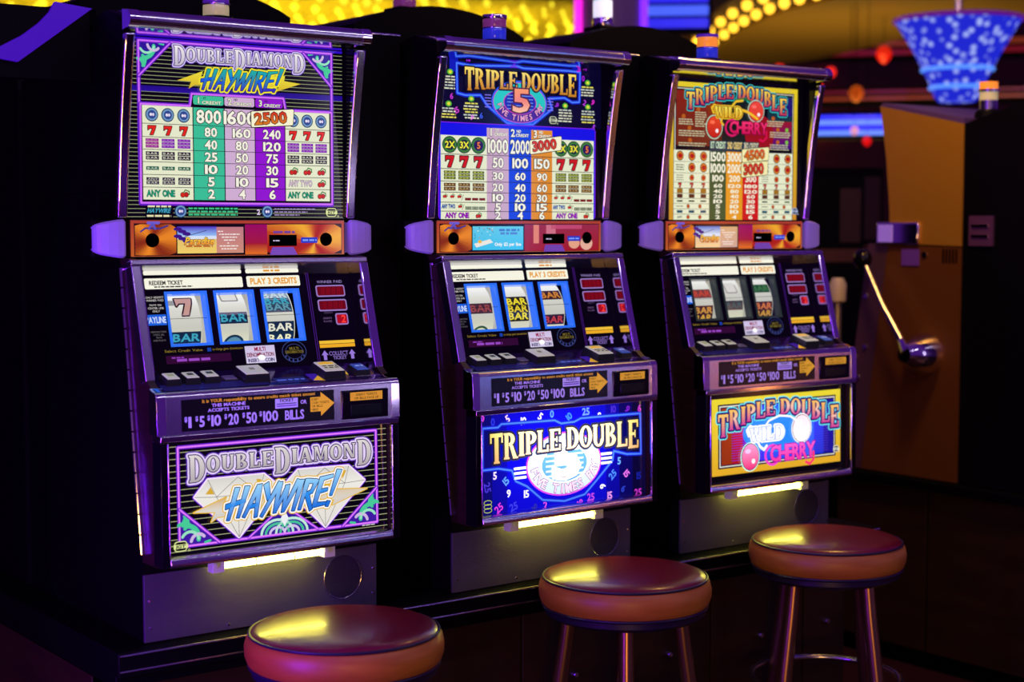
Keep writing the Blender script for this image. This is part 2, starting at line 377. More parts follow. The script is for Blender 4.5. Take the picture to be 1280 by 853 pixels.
# ------------------------------------------------------------------ slot machine layout (metres; y back from the player, z up)
ZB = 0.6775
OFF = (0, 0.2, ZB)
def f_top(x, t, l): return (x, .4515 - l, 1.94 - t)
def f_belly(x, t, l): return (x, .282 - .02 * t - l, 1.108 - t)
def f_reel(x, t, l, d=.025): return (x, .387 + .9633 * (d - l) - .2685 * t, 1.461 - .2685 * (d - l) - .9633 * t)
def f_deck(x, t, l): return (x, .264 - .0333 * t - l, 1.17 - t)
RD, RX, RT = .05, .0128, -.0060   # depth of the recessed reel glass and where its print sits
def f_reelart(x, t, l): return f_reel(x + RX, t + RT, l, RD)
def f_strip(x, t, l): return (x, .443 - l, 1.541 - t)

CREAM = (228, 232, 200); DARKG = (22, 34, 26); VIO = (96, 26, 190); PINK = (205, 105, 250)
K0 = (3, 2, 6)
def seven(A, x, t, h, ly, c=(222, 38, 22)):
    w = h * .95
    P = [(x - w * .5, t - h * .5), (x + w * .5, t - h * .5), (x + w * .42, t - h * .2), (x + w * .12, t + h * .5), (x - w * .24, t + h * .5), (x + w * .08, t - h * .2), (x - w * .32, t - h * .2), (x - w * .5, t - h * .02)]
    A.line(P, h * .16, (40, 10, 8), ly, closed=True); A.poly(P, c, ly + 1)
def cherry(A, x, t, h, ly):
    A.ell(x - h * .28, t + h * .15, h * .34, h * .36, (60, 10, 8), ly, 12); A.ell(x + h * .22, t + h * .12, h * .34, h * .36, (60, 10, 8), ly, 12)
    A.ell(x - h * .28, t + h * .15, h * .27, h * .29, (210, 40, 20), ly + 1, 12); A.ell(x + h * .22, t + h * .12, h * .27, h * .29, (190, 30, 18), ly + 1, 12)
    A.line([(x - h * .2, t - h * .1), (x + h * .1, t - h * .48), (x + h * .6, t - h * .3), (x + h * .62, t + h * .1)], h * .14, (50, 120, 30), ly + 1)
def bars(A, x, t, w, h, n, ly, c, ink=(225, 228, 205), word='BAR'):
    hh = h / n
    for k in range(n):
        tt = t - h / 2 + hh * (k + .5)
        A.rect(x - w / 2, tt - hh * .44, x + w / 2, tt + hh * .44, c, ly); A.text(word if isinstance(word, str) else word[k], x, tt, hh * .5, ink, ly + 1, w=w * .8, st='n', gap=.2)
def coin(A, x, t, r, ly):
    A.ell(x, t, r, r, (18, 50, 90), ly); A.ell(x, t, r * .86, r * .86, (110, 150, 190), ly + 1); A.ell(x, t, r * .62, r * .62, (45, 70, 140), ly + 2)
    A.ell(x - r * .18, t, r * .2, r * .24, (235, 225, 240), ly + 3, 6); A.ell(x + r * .18, t, r * .2, r * .24, (215, 205, 235), ly + 3, 6)
def logo(A, x, t, w, h, ly, c=(220, 228, 150)):
    A.rrect(x - w / 2, t - h / 2, x + w / 2, t + h / 2, h * .3, c, ly); A.rrect(x - w / 2 + h * .09, t - h * .41, x + w / 2 - h * .09, t + h * .41, h * .24, K0, ly + 1)
    A.rect(x - w * .56, t - h * .2, x + w * .56, t + h * .2, c, ly + 2); A.text('IGT', x, t, h * .28, K0, ly + 3, w=w * .7, shear=.25)
    A.ring(x + w * .66, t + h * .45, h * .12, h * .12, h * .05, c, ly, 8)
def tagcard(A, pts, txt, ly, c=((205, 50, 20), (215, 120, 25)), bg=(246, 240, 205), small=None):
    cx = sum(p[0] for p in pts) / 4; ct = sum(p[1] for p in pts) / 4
    A.line(pts, .009, (18, 12, 14), ly, closed=True); A.poly(pts, (18, 12, 14), ly)
    A.line(pts, .0055, bg, ly + 1, closed=True); A.poly(pts, bg, ly + 2)
    h = (pts[3][1] - pts[0][1]); w = pts[1][0] - pts[0][0]; rot = math.atan2(pts[1][1] - pts[0][1], w)
    A.text(txt, cx - w * .05, ct, h * .82, c, ly + 4, w=w * .78, rot=rot, out=(70, 12, 8), gap=.14)
def leafwork(A, x, t, sx, st, sc, ly):   # teal scrolls in a corner
    T1, T2, T3 = (70, 200, 150), (150, 225, 190), (205, 180, 225)
    def q(pts): return [(x + sx * a * sc, t + st * b * sc) for a, b in pts]
    def arcp(cx, cy, r, a0, a1, n=8): return q([(cx + r * math.cos(math.radians(a0 + (a1 - a0) * k / n)), cy + r * math.sin(math.radians(a0 + (a1 - a0) * k / n))) for k in range(n + 1)])
    A.line(arcp(.22, .18, .34, -10, 95), .13 * sc, T1, ly); A.line(arcp(.30, .10, .26, 10, 150), .08 * sc, T2, ly + 1)
    A.line(arcp(.12, .30, .30, 20, 120), .10 * sc, T1, ly + 1); A.line(arcp(.55, .05, .22, 40, 170), .09 * sc, T3, ly + 1); A.line(arcp(.05, .62, .2, -60, 60), .09 * sc, T1, ly)
    A.line(q([(.1, .55), (.2, .78)]), .12 * sc, T1, ly); A.line(q([(.75, .02), (.9, .05)]), .07 * sc, T1, ly)

# ---------- machine 1 artwork
def art_one(pay, belly):
    A = Art(f_top); A.rect(-.2605, .012, .2605, .3955, K0, 1)
    k = 0
    t = .0175
    while t < .394:
        A.rect(-.2595, t - .0006, .2565, t + .0006, (150, 160, 112), 2); t += .00833
    A.rect(-.2595, .0235, .2565, .0285, (45, 10, 190), 3, n=1); A.rect(-.2595, .122, .2565, .134, ((30, 10, 130), (110, 50, 235), (40, 12, 150)), 3)
    A.build('stripe_print', pay, off=OFF)
    A = Art(f_top)
    fr = [(-.2272, .0305), (.2285, .0305), (.2285, .365), (-.2272, .365)]
    A.line(fr, .0085, VIO, 4, closed=True); A.line(fr, .0036, PINK, 5, closed=True)
    tb = [(-.225, .160), (-.114, .160), (-.110, .1345), (.107, .1345), (.112, .160), (.2275, .160), (.2275, .3635), (-.2265, .3635)]
    A.line(tb, .009, VIO, 6, closed=True); A.line(tb, .0042, PINK, 7, closed=True); A.poly(tb, K0, 6.5)
    for sx in (-1, 1):
        X = .2275 * sx
        A.poly([(X, .031), (X - sx * .069, .031), (X - sx * .0, .101)], (44, 22, 150), 3.4)
        leafwork(A, X, .033, -sx, 1, .062, 3.5)
        A.line([(X - sx * .070, .033), (X, .103)], .0075, VIO, 5.2); A.line([(X - sx * .070, .033), (X, .103)], .003, PINK, 5.6)
    A.build('border_print', pay, off=OFF)
    # title
    A = Art(f_top)
    big = (0, 6, 12)
    def top(i, x): return .0365 if i in big else .0405
    def bot(i, x): return .0775 if i in big else .0665
    A.glyphs(SERIF, 'DOUBLEDIAMOND', -.150, .158, ((238, 232, 238), (190, 182, 198)), 12, top, bot, outs=((.0016, (60, 32, 110)), (.0042, (206, 190, 240)), (.0058, (80, 44, 160))), gap=.12, scale=lambda i: 1.25 if i in big else 1.0)
    A.build('title_print', pay, off=OFF)
    A = Art(f_top)
    bolt = [(-.1434, .1085), (-.085, .0862), (-.089, .0975), (.11, .086), (.108, .097), (.1489, .1010), (.089, .1205), (.094, .111), (-.105, .1165), (-.118, .1245), (-.112, .109)]
    A.poly(bolt, ((236, 226, 60), (214, 176, 30)), 14, (.08, .125))
    A.glyphs(BRUSH, 'HAYWIRE!', -.083, .096, ((30, 175, 160), (20, 90, 225), (60, 40, 190)), 20, lambda i, x: .0815 - .045 * (x + .1) * .3, lambda i, x: .1235 - .045 * (x + .1) * .3, outs=((.0012, (10, 18, 60)), (.0042, (240, 228, 50))), gap=.03, shear=.32)
    A.build('brush_lettering_print', pay, off=OFF)
    # pay table
    A = Art(f_top)
    cx = [-.2217, -.1081, -.0356, .037, .1097, .2212]; rt = [.1625, .2, .2272, .253, .2787, .305, .331, .3567]
    cc = [CREAM, (58, 188, 148), (206, 172, 208), (142, 22, 205), CREAM]
    for j in range(5): A.rect(cx[j], rt[0], cx[j + 1], rt[-1], cc[j], 8)
    for j in range(1, 5): A.rect(cx[j] - .0011, rt[0], cx[j] + .0011, rt[-1], (20, 14, 30), 9)
    for r in rt[1:-1]: A.rect(cx[0], r - .0006, cx[-1], r + .0006, (24, 20, 32), 9)
    for j, (c_, w_) in enumerate((((58, 188, 148), '1'), ((206, 172, 208), '2'), ((142, 22, 205), '3'))):
        x0 = (-.107, -.0346, .0385)[j]; x1 = (-.037, .036, .105)[j]
        A.rrect(x0, .1375, x1, .1565, .004, c_, 8); A.text(w_, x0 + .012, .1475, .0125, CREAM, 10, out=DARKG); A.text('CREDIT', x0 + .020, .1515, .0062, CREAM, 10, w=x1 - x0 - .026, al='l', out=DARKG); A.text(('ST', 'ND', 'RD')[j], x0 + .026, .1425, .0042, DARKG, 10)
    nums = [('800', '1600', ''), ('80', '160', '240'), ('40', '80', '120'), ('25', '50', '75'), ('10', '20', '30'), ('5', '10', '15'), ('2', '4', '6')]
    for r, row in enumerate(nums):
        for j, s_ in enumerate(row):
            if not s_: continue
            h = .0260 if r == 0 else .0182
            A.text(s_, (cx[j + 1] + cx[j + 2]) / 2 + (.004 if r else 0), (rt[r] + rt[r + 1]) / 2, h, (244, 240, 222), 11, w=(.0185 if r == 0 else .0137) * len(s_), out=(30, 44, 36) if j < 2 else (40, 10, 60))
    for side in (0, 1):
        xs = [-.2007, -.1651, -.1294] if side == 0 else [.130, .165, .200]
        xm = (cx[0] + cx[1]) / 2 if side == 0 else (cx[4] + cx[5]) / 2
        for q, x in enumerate(xs):
            m = [(rt[r] + rt[r + 1]) / 2 for r in range(7)]
            coin(A, x, m[0], .0145, 9); seven(A, x, m[1], .0185, 9)
            bars(A, x, m[2], .029, .020, 3, 9, (150, 30, 130) if q == 0 and side == 0 else (120, 25, 170), (190, 120, 200)); bars(A, x, m[3], .029, .018, 2, 9, (40, 20, 46))
            if side == 0: bars(A, x, m[4], .028, .0085, 1, 9, (10, 90, 66)); bars(A, x, m[5], .028, .0155, 2, 9, (44, 22, 60), word=('ANY', 'BAR'))
            else: cherry(A, x, m[4], .0165, 9)
        A.text('ANY ONE', xm - .018, (rt[6] + rt[7]) / 2, .0125, (24, 150, 110), 10, w=.062, out=(14, 40, 60)); cherry(A, xs[2], (rt[6] + rt[7]) / 2, .0165, 9)
        if side: A.text('ANY TWO', xm - .018, (rt[5] + rt[6]) / 2, .0125, (210, 185, 205), 10, w=.058, out=(70, 44, 80)); cherry(A, xs[2], (rt[5] + rt[6]) / 2, .0165, 9)
    A.build('pay_table_print', pay, off=OFF)
    A = Art(f_top)
    tagcard(A, [(.030, .1685), (.128, .160), (.126, .189), (.0305, .1965)], '2500', 13)
    A.build('jackpot_tag_print', pay, off=OFF)
    A = Art(f_top)
    coin(A, -.1382, .3805, .014, 4); coin(A, .0655, .3805, .014, 4); A.text('2', .044, .3815, .011, (220, 200, 235), 5)
    for r in range(3):
        A.rect(-.121, .3735 + r * .006, -.005, .3765 + r * .006 + .0012, K0, 3.5); A.dashes(-.120, -.006, .3745 + r * .0065, .0036, (60, 190, 130), 4)
        A.dashes(.083, .185 - r * .02, .3745 + r * .0065, .0028, (150, 130, 180), 4)
    A.rect(-.217, .368, -.155, .395, K0, 3.5); A.dashes(-.212, -.160, .3705, .004, (225, 220, 170), 4); A.text('HAYWIRE', -.187, .3795, .0085, (60, 150, 190), 6, w=.050, shear=.3, out=(20, 100, 70)); A.dashes(-.214, -.160, .3905, .004, (225, 220, 170), 4)
    A.build('footnote_print', pay, off=OFF); A = Art(f_top); logo(A, .226, .3815, .026, .019, 4)
    A.build('maker_logo_print', pay, off=OFF)

    # belly
    A = Art(f_belly); A.rect(-.2605, .006, .2605, .246, K0, 1)
    t = .0205
    while t < .245:
        A.rect(-.2595, t - .0007, .2595, t + .0007, (168, 172, 128), 2); t += .0125
    A.build('stripe_print', belly, off=OFF)
    A = Art(f_belly)
    fr = [(-.232, .0225), (.233, .0225), (.233, .223), (-.232, .223)]
    A.line(fr, .0085, VIO, 4, closed=True); A.line(fr, .004, (226, 120, 255), 5, closed=True)
    for sx in (-1, 1):
        X = .232 * sx
        A.poly([(X, .148), (X, .222), (X - sx * .085, .222)], (62, 26, 160), 4.5); leafwork(A, X, .221, -sx, -1, .074, 6)
        A.line([(X, .147), (X - sx * .087, .223)], .0075, VIO, 8); A.line([(X, .147), (X - sx * .087, .223)], .0034, (226, 120, 255), 9)
    A.poly([(-.078, .222), (.005, .163), (.085, .222)], (52, 22, 150), 4.5); A.line([(-.078, .222), (.005, .163), (.085, .222)], .007, VIO, 5); A.line([(-.078, .222), (.005, .163), (.085, .222)], .003, (226, 120, 255), 6)
    for r, c_ in ((.040, (190, 235, 215)), (.030, (70, 190, 150)), (.020, (210, 190, 235))):
        A.ring(-.012, .221, r, r * .8, .0055, c_, 7, 12, 180, 360); A.ring(.022, .221, r, r * .8, .0055, c_, 7, 12, 180, 360)
    A.poly([(.005, .172), (.014, .190), (.005, .208), (-.004, .190)], (236, 238, 246), 9)
    A.build('border_print', belly, off=OFF)
    A = Art(f_belly)
    for dx, pts in ((0, [(-.1688, .0927), (-.0412, .093), (-.006, .122), (-.101, .2176), (-.1986, .126)]), (0, [(.0383, .0915), (.1617, .0936), (.2009, .128), (.1026, .2191), (.004, .122)])):
        A.line(pts, .0105, VIO, 8, closed=True); A.line(pts, .0062, (248, 226, 255), 9, closed=True); A.poly(pts, ((214, 210, 204), (252, 250, 240), (226, 222, 214)), 10, (.09, .22))
        cx0 = pts[3][0]
        l, r_ = pts[4], pts[2]
        gi = [(l[0] + (r_[0] - l[0]) * u, .130) for u in (.25, .5, .75)]
        for a, b in ((l, gi[0]), (gi[0], gi[1]), (gi[1], gi[2]), (gi[2], r_), (gi[0], pts[3]), (gi[2], pts[3]), (gi[1], pts[3]), (pts[0], gi[0]), (gi[0], (cx0, .093)), ((cx0, .093), gi[2]), (gi[2], pts[1])):
            A.line([a, b], .0011, (120, 116, 112), 11, cap=False)
        A.poly([(pts[0][0] + .006, .108), (pts[0][0] + .014, .124), (pts[0][0] - .006, .122)], (214, 168, 50), 11.5); A.poly([(pts[1][0] - .018, .101), (pts[1][0] - .006, .103), (pts[1][0] - .016, .121)], (214, 168, 50), 11.5)
    A.build('diamond_print', belly, off=OFF)
    A = Art(f_belly)
    A.glyphs(SERIF, 'DOUBLEDIAMOND', -.211, .218, ((222, 214, 214), (178, 168, 172)), 16, lambda i, x: .040 if i in big else .0455, lambda i, x: .0945 if i in big else .0765, outs=((.0020, (48, 26, 96)), (.0056, (226, 206, 246)), (.0080, (86, 40, 170))), gap=.12, scale=lambda i: 1.25 if i in big else 1.0)
    A.build('title_print', belly, off=OFF)
    A = Art(f_belly)
    bolt = [(-.2034, .1565), (-.130, .132), (-.135, .142), (.125, .128), (.130, .141), (.2054, .1466), (.118, .1735), (.124, .162), (-.150, .171), (-.165, .1795), (-.155, .160)]
    A.line(bolt, .004, (232, 182, 40), 17, closed=True); A.poly(bolt, ((214, 160, 40), (222, 216, 206), (205, 200, 192)), 18, (.128, .18))
    A.glyphs(BRUSH, 'HAYWIRE!', -.122, .126, ((150, 210, 250), (40, 140, 235), (30, 110, 220)), 24, lambda i, x: .1145 - .02 * (x + .1), lambda i, x: .1765 - .02 * (x + .1), outs=((.0016, (14, 40, 90)), (.0046, (250, 250, 252)), (.0068, (228, 178, 40))), gap=.03, shear=.32)
    A.build('brush_lettering_print', belly, off=OFF)
    A = Art(f_belly); logo(A, -.2316, .2215, .028, .021, 12); A.build('maker_logo_print', belly, off=OFF); A = Art(f_belly); A.dashes(.195, .228, .2275, .0028, (190, 190, 180), 4)
    A.build('maker_mark_print', belly, off=OFF)

# ---------- machine 2 artwork
GOLDT = ((250, 225, 110), (230, 170, 45), (190, 120, 30))
def five_emblem(A, cx, ct, rx, rt, ly, hot=False):
    A.ell(cx, ct, rx + .006, rt + .006, (40, 90, 240), ly, 36); A.ell(cx, ct, rx + .002, rt + .002, (190, 70, 190), ly + 1, 36); A.ell(cx, ct, rx, rt, (36, 196, 190), ly + 2, 36)
    A.ring(cx, ct, rx, rt, rx * .34, (70, 30, 150), ly + 3, 24, 25, 155); A.ell(cx, ct, rx * .64, rt * .62, (190, 60, 170), ly + 4, 32); A.ell(cx, ct, rx * .60, rt * .58, (22, 30, 170), ly + 5, 32)
    for k in range(5): A.rect(cx - rx * .5, ct - rt * .35 + k * rt * .17 - .0009, cx + rx * .5, ct - rt * .35 + k * rt * .17 + .0009, (120, 150, 230), ly + 6)
    for k in range(5): A.rect(cx - rx * 1.32, ct - rt * .3 + k * rt * .15 - .0011, cx - rx * 1.08, ct - rt * .3 + k * rt * .15 + .0011, (130, 110, 235), ly); A.rect(cx + rx * 1.08, ct - rt * .3 + k * rt * .15 - .0011, cx + rx * 1.32, ct - rt * .3 + k * rt * .15 + .0011, (130, 110, 235), ly)
    word = 'FIVE TIMES PAY'; n = len(word)
    for k, ch in enumerate(word):
        if ch == ' ': continue
        a = math.radians(168 - 156 * k / (n - 1)); R1 = .80
        A.text(ch, cx + rx * R1 * math.cos(a), ct + rt * R1 * math.sin(a), rt * .27, (232, 160, 200), ly + 8, out=(60, 10, 60), rot=math.atan2(-rt * math.cos(a), rx * math.sin(a)), gap=0)
def outline_glow(A, pts, ly):
    A.line(pts, .010, (16, 30, 190), ly, closed=True); A.line(pts, .0042, (70, 120, 255), ly + 1, closed=True)
def art_two(pay, belly):
    A = Art(f_top); A.rect(-.2605, .012, .2605, .3955, K0, 1)
    A.rect(-.2605, .012, .2605, .168, (6, 4, 40), 1.5)
    A.rect(-.200, .014, .185, .020, (20, 40, 210), 2); A.rect(-.21, .014, -.185, .05, (14, 24, 180), 2); A.rect(.165, .02, .185, .05, (14, 24, 180), 2)
    outline_glow(A, [(-.190, .030), (-.150, .034), (-.01, .027), (.01, .031), (.15, .029), (.190, .030), (.188, .104), (.165, .106), (.14, .096), (.09, .100), (.10, .125), (.04, .165), (-.04, .165), (-.10, .125), (-.12, .102), (-.165, .104), (-.188, .100)], 3)
    A.poly([(-.034, .031), (-.018, .022), (-.002, .031)], (100, 20, 220), 4)
    for (x, t, c_, s_, r_) in ((-.155, .018, (150, 30, 220), '10', 0), (.185, .026, (190, 40, 220), '9', 1), (.205, .020, (170, 30, 220), '6', 2), (.20, .045, (160, 30, 210), '0', 0), (-.205, .108, (190, 50, 210), '6', 0), (-.190, .140, (200, 60, 200), '15', -.5), (-.145, .155, (235, 120, 235), '9', .4), (.205, .105, (180, 60, 220), '2', .4), (.232, .103, (220, 40, 200), '9', .5), (.115, .115, (150, 40, 220), '9', .9), (-.118, .15, (60, 90, 230), '6', 0), (.235, .165, (170, 60, 240), '5', .5)):
        A.text(s_, x, t, .013, c_, 5, rot=r_)
    for (x0, t0, x1, t1) in ((-.2266, .052, -.1915, .0908), (-.2352, .126, -.1917, .1628), (-.1707, .1116, -.1242, .1601), (.1915, .055, .238, .0879), (.1173, .115, .1661, .1573), (.1918, .115, .2393, .1562)):
        A.ell((x0 + x1) / 2, t0, .009, .007, (80, 170, 50), 5, 12); A.ell((x0 + x1) / 2, t0, .005, .004, (220, 220, 60), 6, 10)
        t = t0 + .011
        while t < t1: A.dashes(x0 + random.uniform(0, .006), x1 - random.uniform(0, .006), t, .0034, random.choice([(215, 215, 190), (225, 215, 90), (190, 200, 190)]), 5); t += .0068
    logo(A, .1025, .152, .022, .018, 6, (205, 210, 180))
    A.build('neon_background_print', pay, off=OFF)
    A = Art(f_top)
    five_emblem(A, -.003, .1145, .080, .047, 8)
    A.build('emblem_print', pay, off=OFF)
    A = Art(f_top)
    def hh(x): return (abs(x) / .176) ** 3
    A.glyphs(SERIF, 'TRIPLE DOUBLE', -.172, .172, GOLDT, 22, lambda i, x: .0425 - .006 * hh(x), lambda i, x: .0845 + .0115 * hh(x), outs=((.0016, (60, 26, 6)), (.0036, (10, 8, 40))), gap=.02)
    A.text('5', -.003, .110, .052, ((250, 150, 90), (240, 120, 110), (250, 190, 150)), 24, w=.046, out=(80, 14, 30), st='b')
    A.build('title_print', pay, off=OFF)
    A = Art(f_top)
    cx = [-.2379, -.1026, -.0364, .033, .0993, .2343]; rt = [.199, .2432, .2776, .3065, .3325, .356, .377, .396]
    A.rrect(-.2445, .168, .241, .3955, .008, (120, 30, 230), 6); A.rrect(-.242, .170, .2385, .3955, .006, (18, 16, 225), 7)
    cc = [CREAM, (200, 165, 190), (16, 60, 215), (222, 138, 22), CREAM]
    for j in range(5): A.rect(cx[j], rt[0] if j in (0, 4) else .178, cx[j + 1], .3955, cc[j], 8)
    for r in rt[1:-1]: A.rect(cx[0], r - .0007, cx[-1], r + .0007, (14, 18, 20), 9)
    for j in range(3):
        x0 = cx[j + 1]; A.text('123'[j], x0 + .012, .188, .017, (244, 240, 220), 11, out=DARKG); A.text(('ST', 'ND', 'RD')[j], x0 + .030, .1835, .0065, (244, 240, 220), 11, out=DARKG); A.text('CREDIT', x0 + .041, .193, .0068, (244, 240, 220), 11, w=.040, out=DARKG)
    nums = [('1000', '2000', ''), ('50', '100', '150'), ('30', '60', '90'), ('20', '40', '60'), ('10', '20', '30'), ('5', '10', '15'), ('2', '4', '6')]
    for r, row in enumerate(nums):
        for j, s_ in enumerate(row):
            if s_: h = .031 if r == 0 else (.0225 if r == 1 else .0172); A.text(s_, (cx[j + 1] + cx[j + 2]) / 2, (rt[r] + rt[r + 1]) / 2, h, (244, 240, 222), 11, w=(.0148 if r == 0 else .0155) * len(s_), out=(20, 26, 30))
    m = [(rt[r] + rt[r + 1]) / 2 for r in range(7)]
    for side in (0, 1):
        xs = [-.212, -.170, -.128] if side == 0 else [.127, .168, .211]
        for q, x in enumerate(xs):
            A.ell(x, m[0], .0215, .0200, (20, 70, 40), 9, 20); A.ell(x, m[0], .019, .0175, (60, 120, 50), 9.5, 20); A.ell(x, m[0], .014, .013, (20, 40, 60) if q < 2 else (40, 20, 90), 10, 16)
            A.text(('2X', '3X', '5')[q], x, m[0], .015, (240, 232, 60) if q < 2 else (235, 120, 70), 12, out=(16, 20, 10))
            seven(A, x, m[1], .026, 9, (200, 24, 22)); bars(A, x, m[2], .034, .021, 3, 9, (70, 84, 20), (220, 225, 90)); bars(A, x, m[3], .034, .019, 2, 9, (90, 50, 20), (205, 180, 110))
        xa, xb = cx[0 if side == 0 else 4], cx[1 if side == 0 else 5]
        for q in range(3):
            cherry(A, xa + .012 + q * .021, m[4] - .003, .010, 9); A.rect(xa + .070 + q * .021, m[4] + .001, xa + .088 + q * .021, m[4] + .007, (120, 20, 16), 9); bars(A, xa + .080 + q * .020, m[5] + .003, .018, .008, 2, 9, (60, 80, 50), (190, 200, 170))
        A.text('ANY TWO', xa + .022, m[5] - .001, .009, (30, 90, 180), 10, w=.038, out=(10, 30, 70)); cherry(A, xa + .056, m[5] - .002, .010, 9)
        A.line([(xa + .062, m[5] + .007), (xa + .068, m[5] - .006)], .001, DARKG, 9); A.line([(xa + .060, m[4] + .007), (xa + .066, m[4] - .006)], .001, DARKG, 9)
        A.text('ANY ONE', xa + .047, m[6], .0115, (160, 20, 190), 10, w=.068, out=(60, 10, 80)); cherry(A, xa + .110, m[6], .014, 9)
    A.build('pay_table_print', pay, off=OFF)
    A = Art(f_top); tagcard(A, [(.030, .2065), (.124, .194), (.123, .222), (.031, .2345)], '3000', 13, ((215, 40, 22), (205, 70, 30))); A.build('jackpot_tag_print', pay, off=OFF)
    # belly
    hot = lambda p: 1 + 1.3 * math.exp(-((p[0] / .19) ** 4) - (((p[1] - .105) / .085) ** 2))  # backlight hot spot, put into the ink colours
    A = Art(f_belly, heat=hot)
    n = 12
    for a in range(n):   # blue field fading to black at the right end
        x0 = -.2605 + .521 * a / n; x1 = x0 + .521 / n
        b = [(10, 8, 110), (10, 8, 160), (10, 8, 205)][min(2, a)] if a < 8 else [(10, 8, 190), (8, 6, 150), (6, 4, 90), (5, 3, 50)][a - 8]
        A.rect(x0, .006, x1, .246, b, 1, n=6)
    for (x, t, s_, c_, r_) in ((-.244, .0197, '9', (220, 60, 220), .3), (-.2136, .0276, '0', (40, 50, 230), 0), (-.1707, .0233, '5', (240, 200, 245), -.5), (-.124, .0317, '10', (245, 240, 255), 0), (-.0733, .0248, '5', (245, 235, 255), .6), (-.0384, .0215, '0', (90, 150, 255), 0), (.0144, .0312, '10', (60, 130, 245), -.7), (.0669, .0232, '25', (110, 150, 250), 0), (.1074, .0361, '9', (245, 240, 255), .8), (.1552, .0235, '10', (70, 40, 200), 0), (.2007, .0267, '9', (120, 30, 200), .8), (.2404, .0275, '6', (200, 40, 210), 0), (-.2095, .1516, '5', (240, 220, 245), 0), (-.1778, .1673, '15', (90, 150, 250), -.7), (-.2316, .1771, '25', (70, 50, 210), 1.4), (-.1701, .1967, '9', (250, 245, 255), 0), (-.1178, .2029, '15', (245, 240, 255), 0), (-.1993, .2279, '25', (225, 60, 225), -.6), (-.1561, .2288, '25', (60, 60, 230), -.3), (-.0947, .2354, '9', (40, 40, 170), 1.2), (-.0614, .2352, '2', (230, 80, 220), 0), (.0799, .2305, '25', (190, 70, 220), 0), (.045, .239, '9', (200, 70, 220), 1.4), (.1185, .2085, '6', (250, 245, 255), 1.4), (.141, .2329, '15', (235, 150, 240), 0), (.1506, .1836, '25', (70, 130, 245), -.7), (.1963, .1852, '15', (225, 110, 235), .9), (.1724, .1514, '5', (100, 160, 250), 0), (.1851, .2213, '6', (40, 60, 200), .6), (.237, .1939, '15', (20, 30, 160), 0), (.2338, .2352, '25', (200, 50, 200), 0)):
        A.text(s_, x, t, .0165, c_, 3, rot=r_)
    for k in range(3): A.ring(-.231, .212 + .009 * k, .012, .006, .0015, (190, 200, 70), 3, 14)
    A.build('scattered_number_print', belly, off=OFF)
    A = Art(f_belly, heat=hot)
    outline_glow(A, [(-.2443, .040), (-.20, .041), (-.19, .034), (-.0312, .037), (-.0112, .046), (.0295, .045), (.05, .038), (.2414, .040), (.243, .140), (.1968, .137), (.154, .1257), (.150, .148), (.1269, .1673), (.10, .190), (.06, .222), (-.0035, .2316), (-.07, .222), (-.1174, .185), (-.15, .170), (-.1606, .1441), (-.20, .136), (-.246, .136)], 5)
    for k in range(3): A.rrect(-.155, .138 + k * .011, -.118, .144 + k * .011, .002, (250, 250, 255), 6); A.rrect(.112, .127 + k * .011, .148, .133 + k * .011, .002, (250, 250, 255), 6)
    cx0, ct0 = -.0035, .142
    A.ell(cx0, ct0, .116, .076, (210, 70, 220), 8, 40); A.ell(cx0, ct0, .112, .072, (200, 220, 240), 9, 40); A.ell(cx0, ct0, .074, .046, (250, 245, 255), 10, 36); A.ell(cx0, ct0, .070, .042, (90, 150, 205), 11, 36)
    for k in range(5): A.rect(cx0 - .058, ct0 - .024 + k * .012, cx0 + .058, ct0 - .0195 + k * .012, (200, 225, 240), 12)
    word = 'FIVE TIMES PAY'
    for k, ch in enumerate(word):
        if ch == ' ': continue
        a = math.radians(170 - 160 * k / (len(word) - 1))
        A.text(ch, cx0 + .093 * math.cos(a), ct0 + .0585 * math.sin(a), .0205, (255, 205, 240), 14, out=(90, 10, 90), rot=math.atan2(-.0585 * math.cos(a), .093 * math.sin(a)), gap=0)
    A.build('emblem_print', belly, off=OFF)
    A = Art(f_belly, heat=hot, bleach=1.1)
    A.text('5', cx0 + .002, .132, .080, (252, 248, 240), 22, w=.066, st='x'); A.ring(cx0 - .006, .164, .013, .010, .0022, (110, 70, 90), 23, 12, -60, 170)
    def hb(x): return (abs(x) / .233) ** 3
    A.glyphs(SERIF, 'TRIPLE DOUBLE', -.230, .229, ((240, 205, 70), (235, 195, 70), (205, 140, 40)), 26, lambda i, x: .0560 - .004 * hb(x), lambda i, x: .107 + .021 * hb(x), outs=((.0022, (20, 12, 50)), (.0055, (8, 6, 60))), gap=.02)
    A.build('title_print', belly, off=OFF)

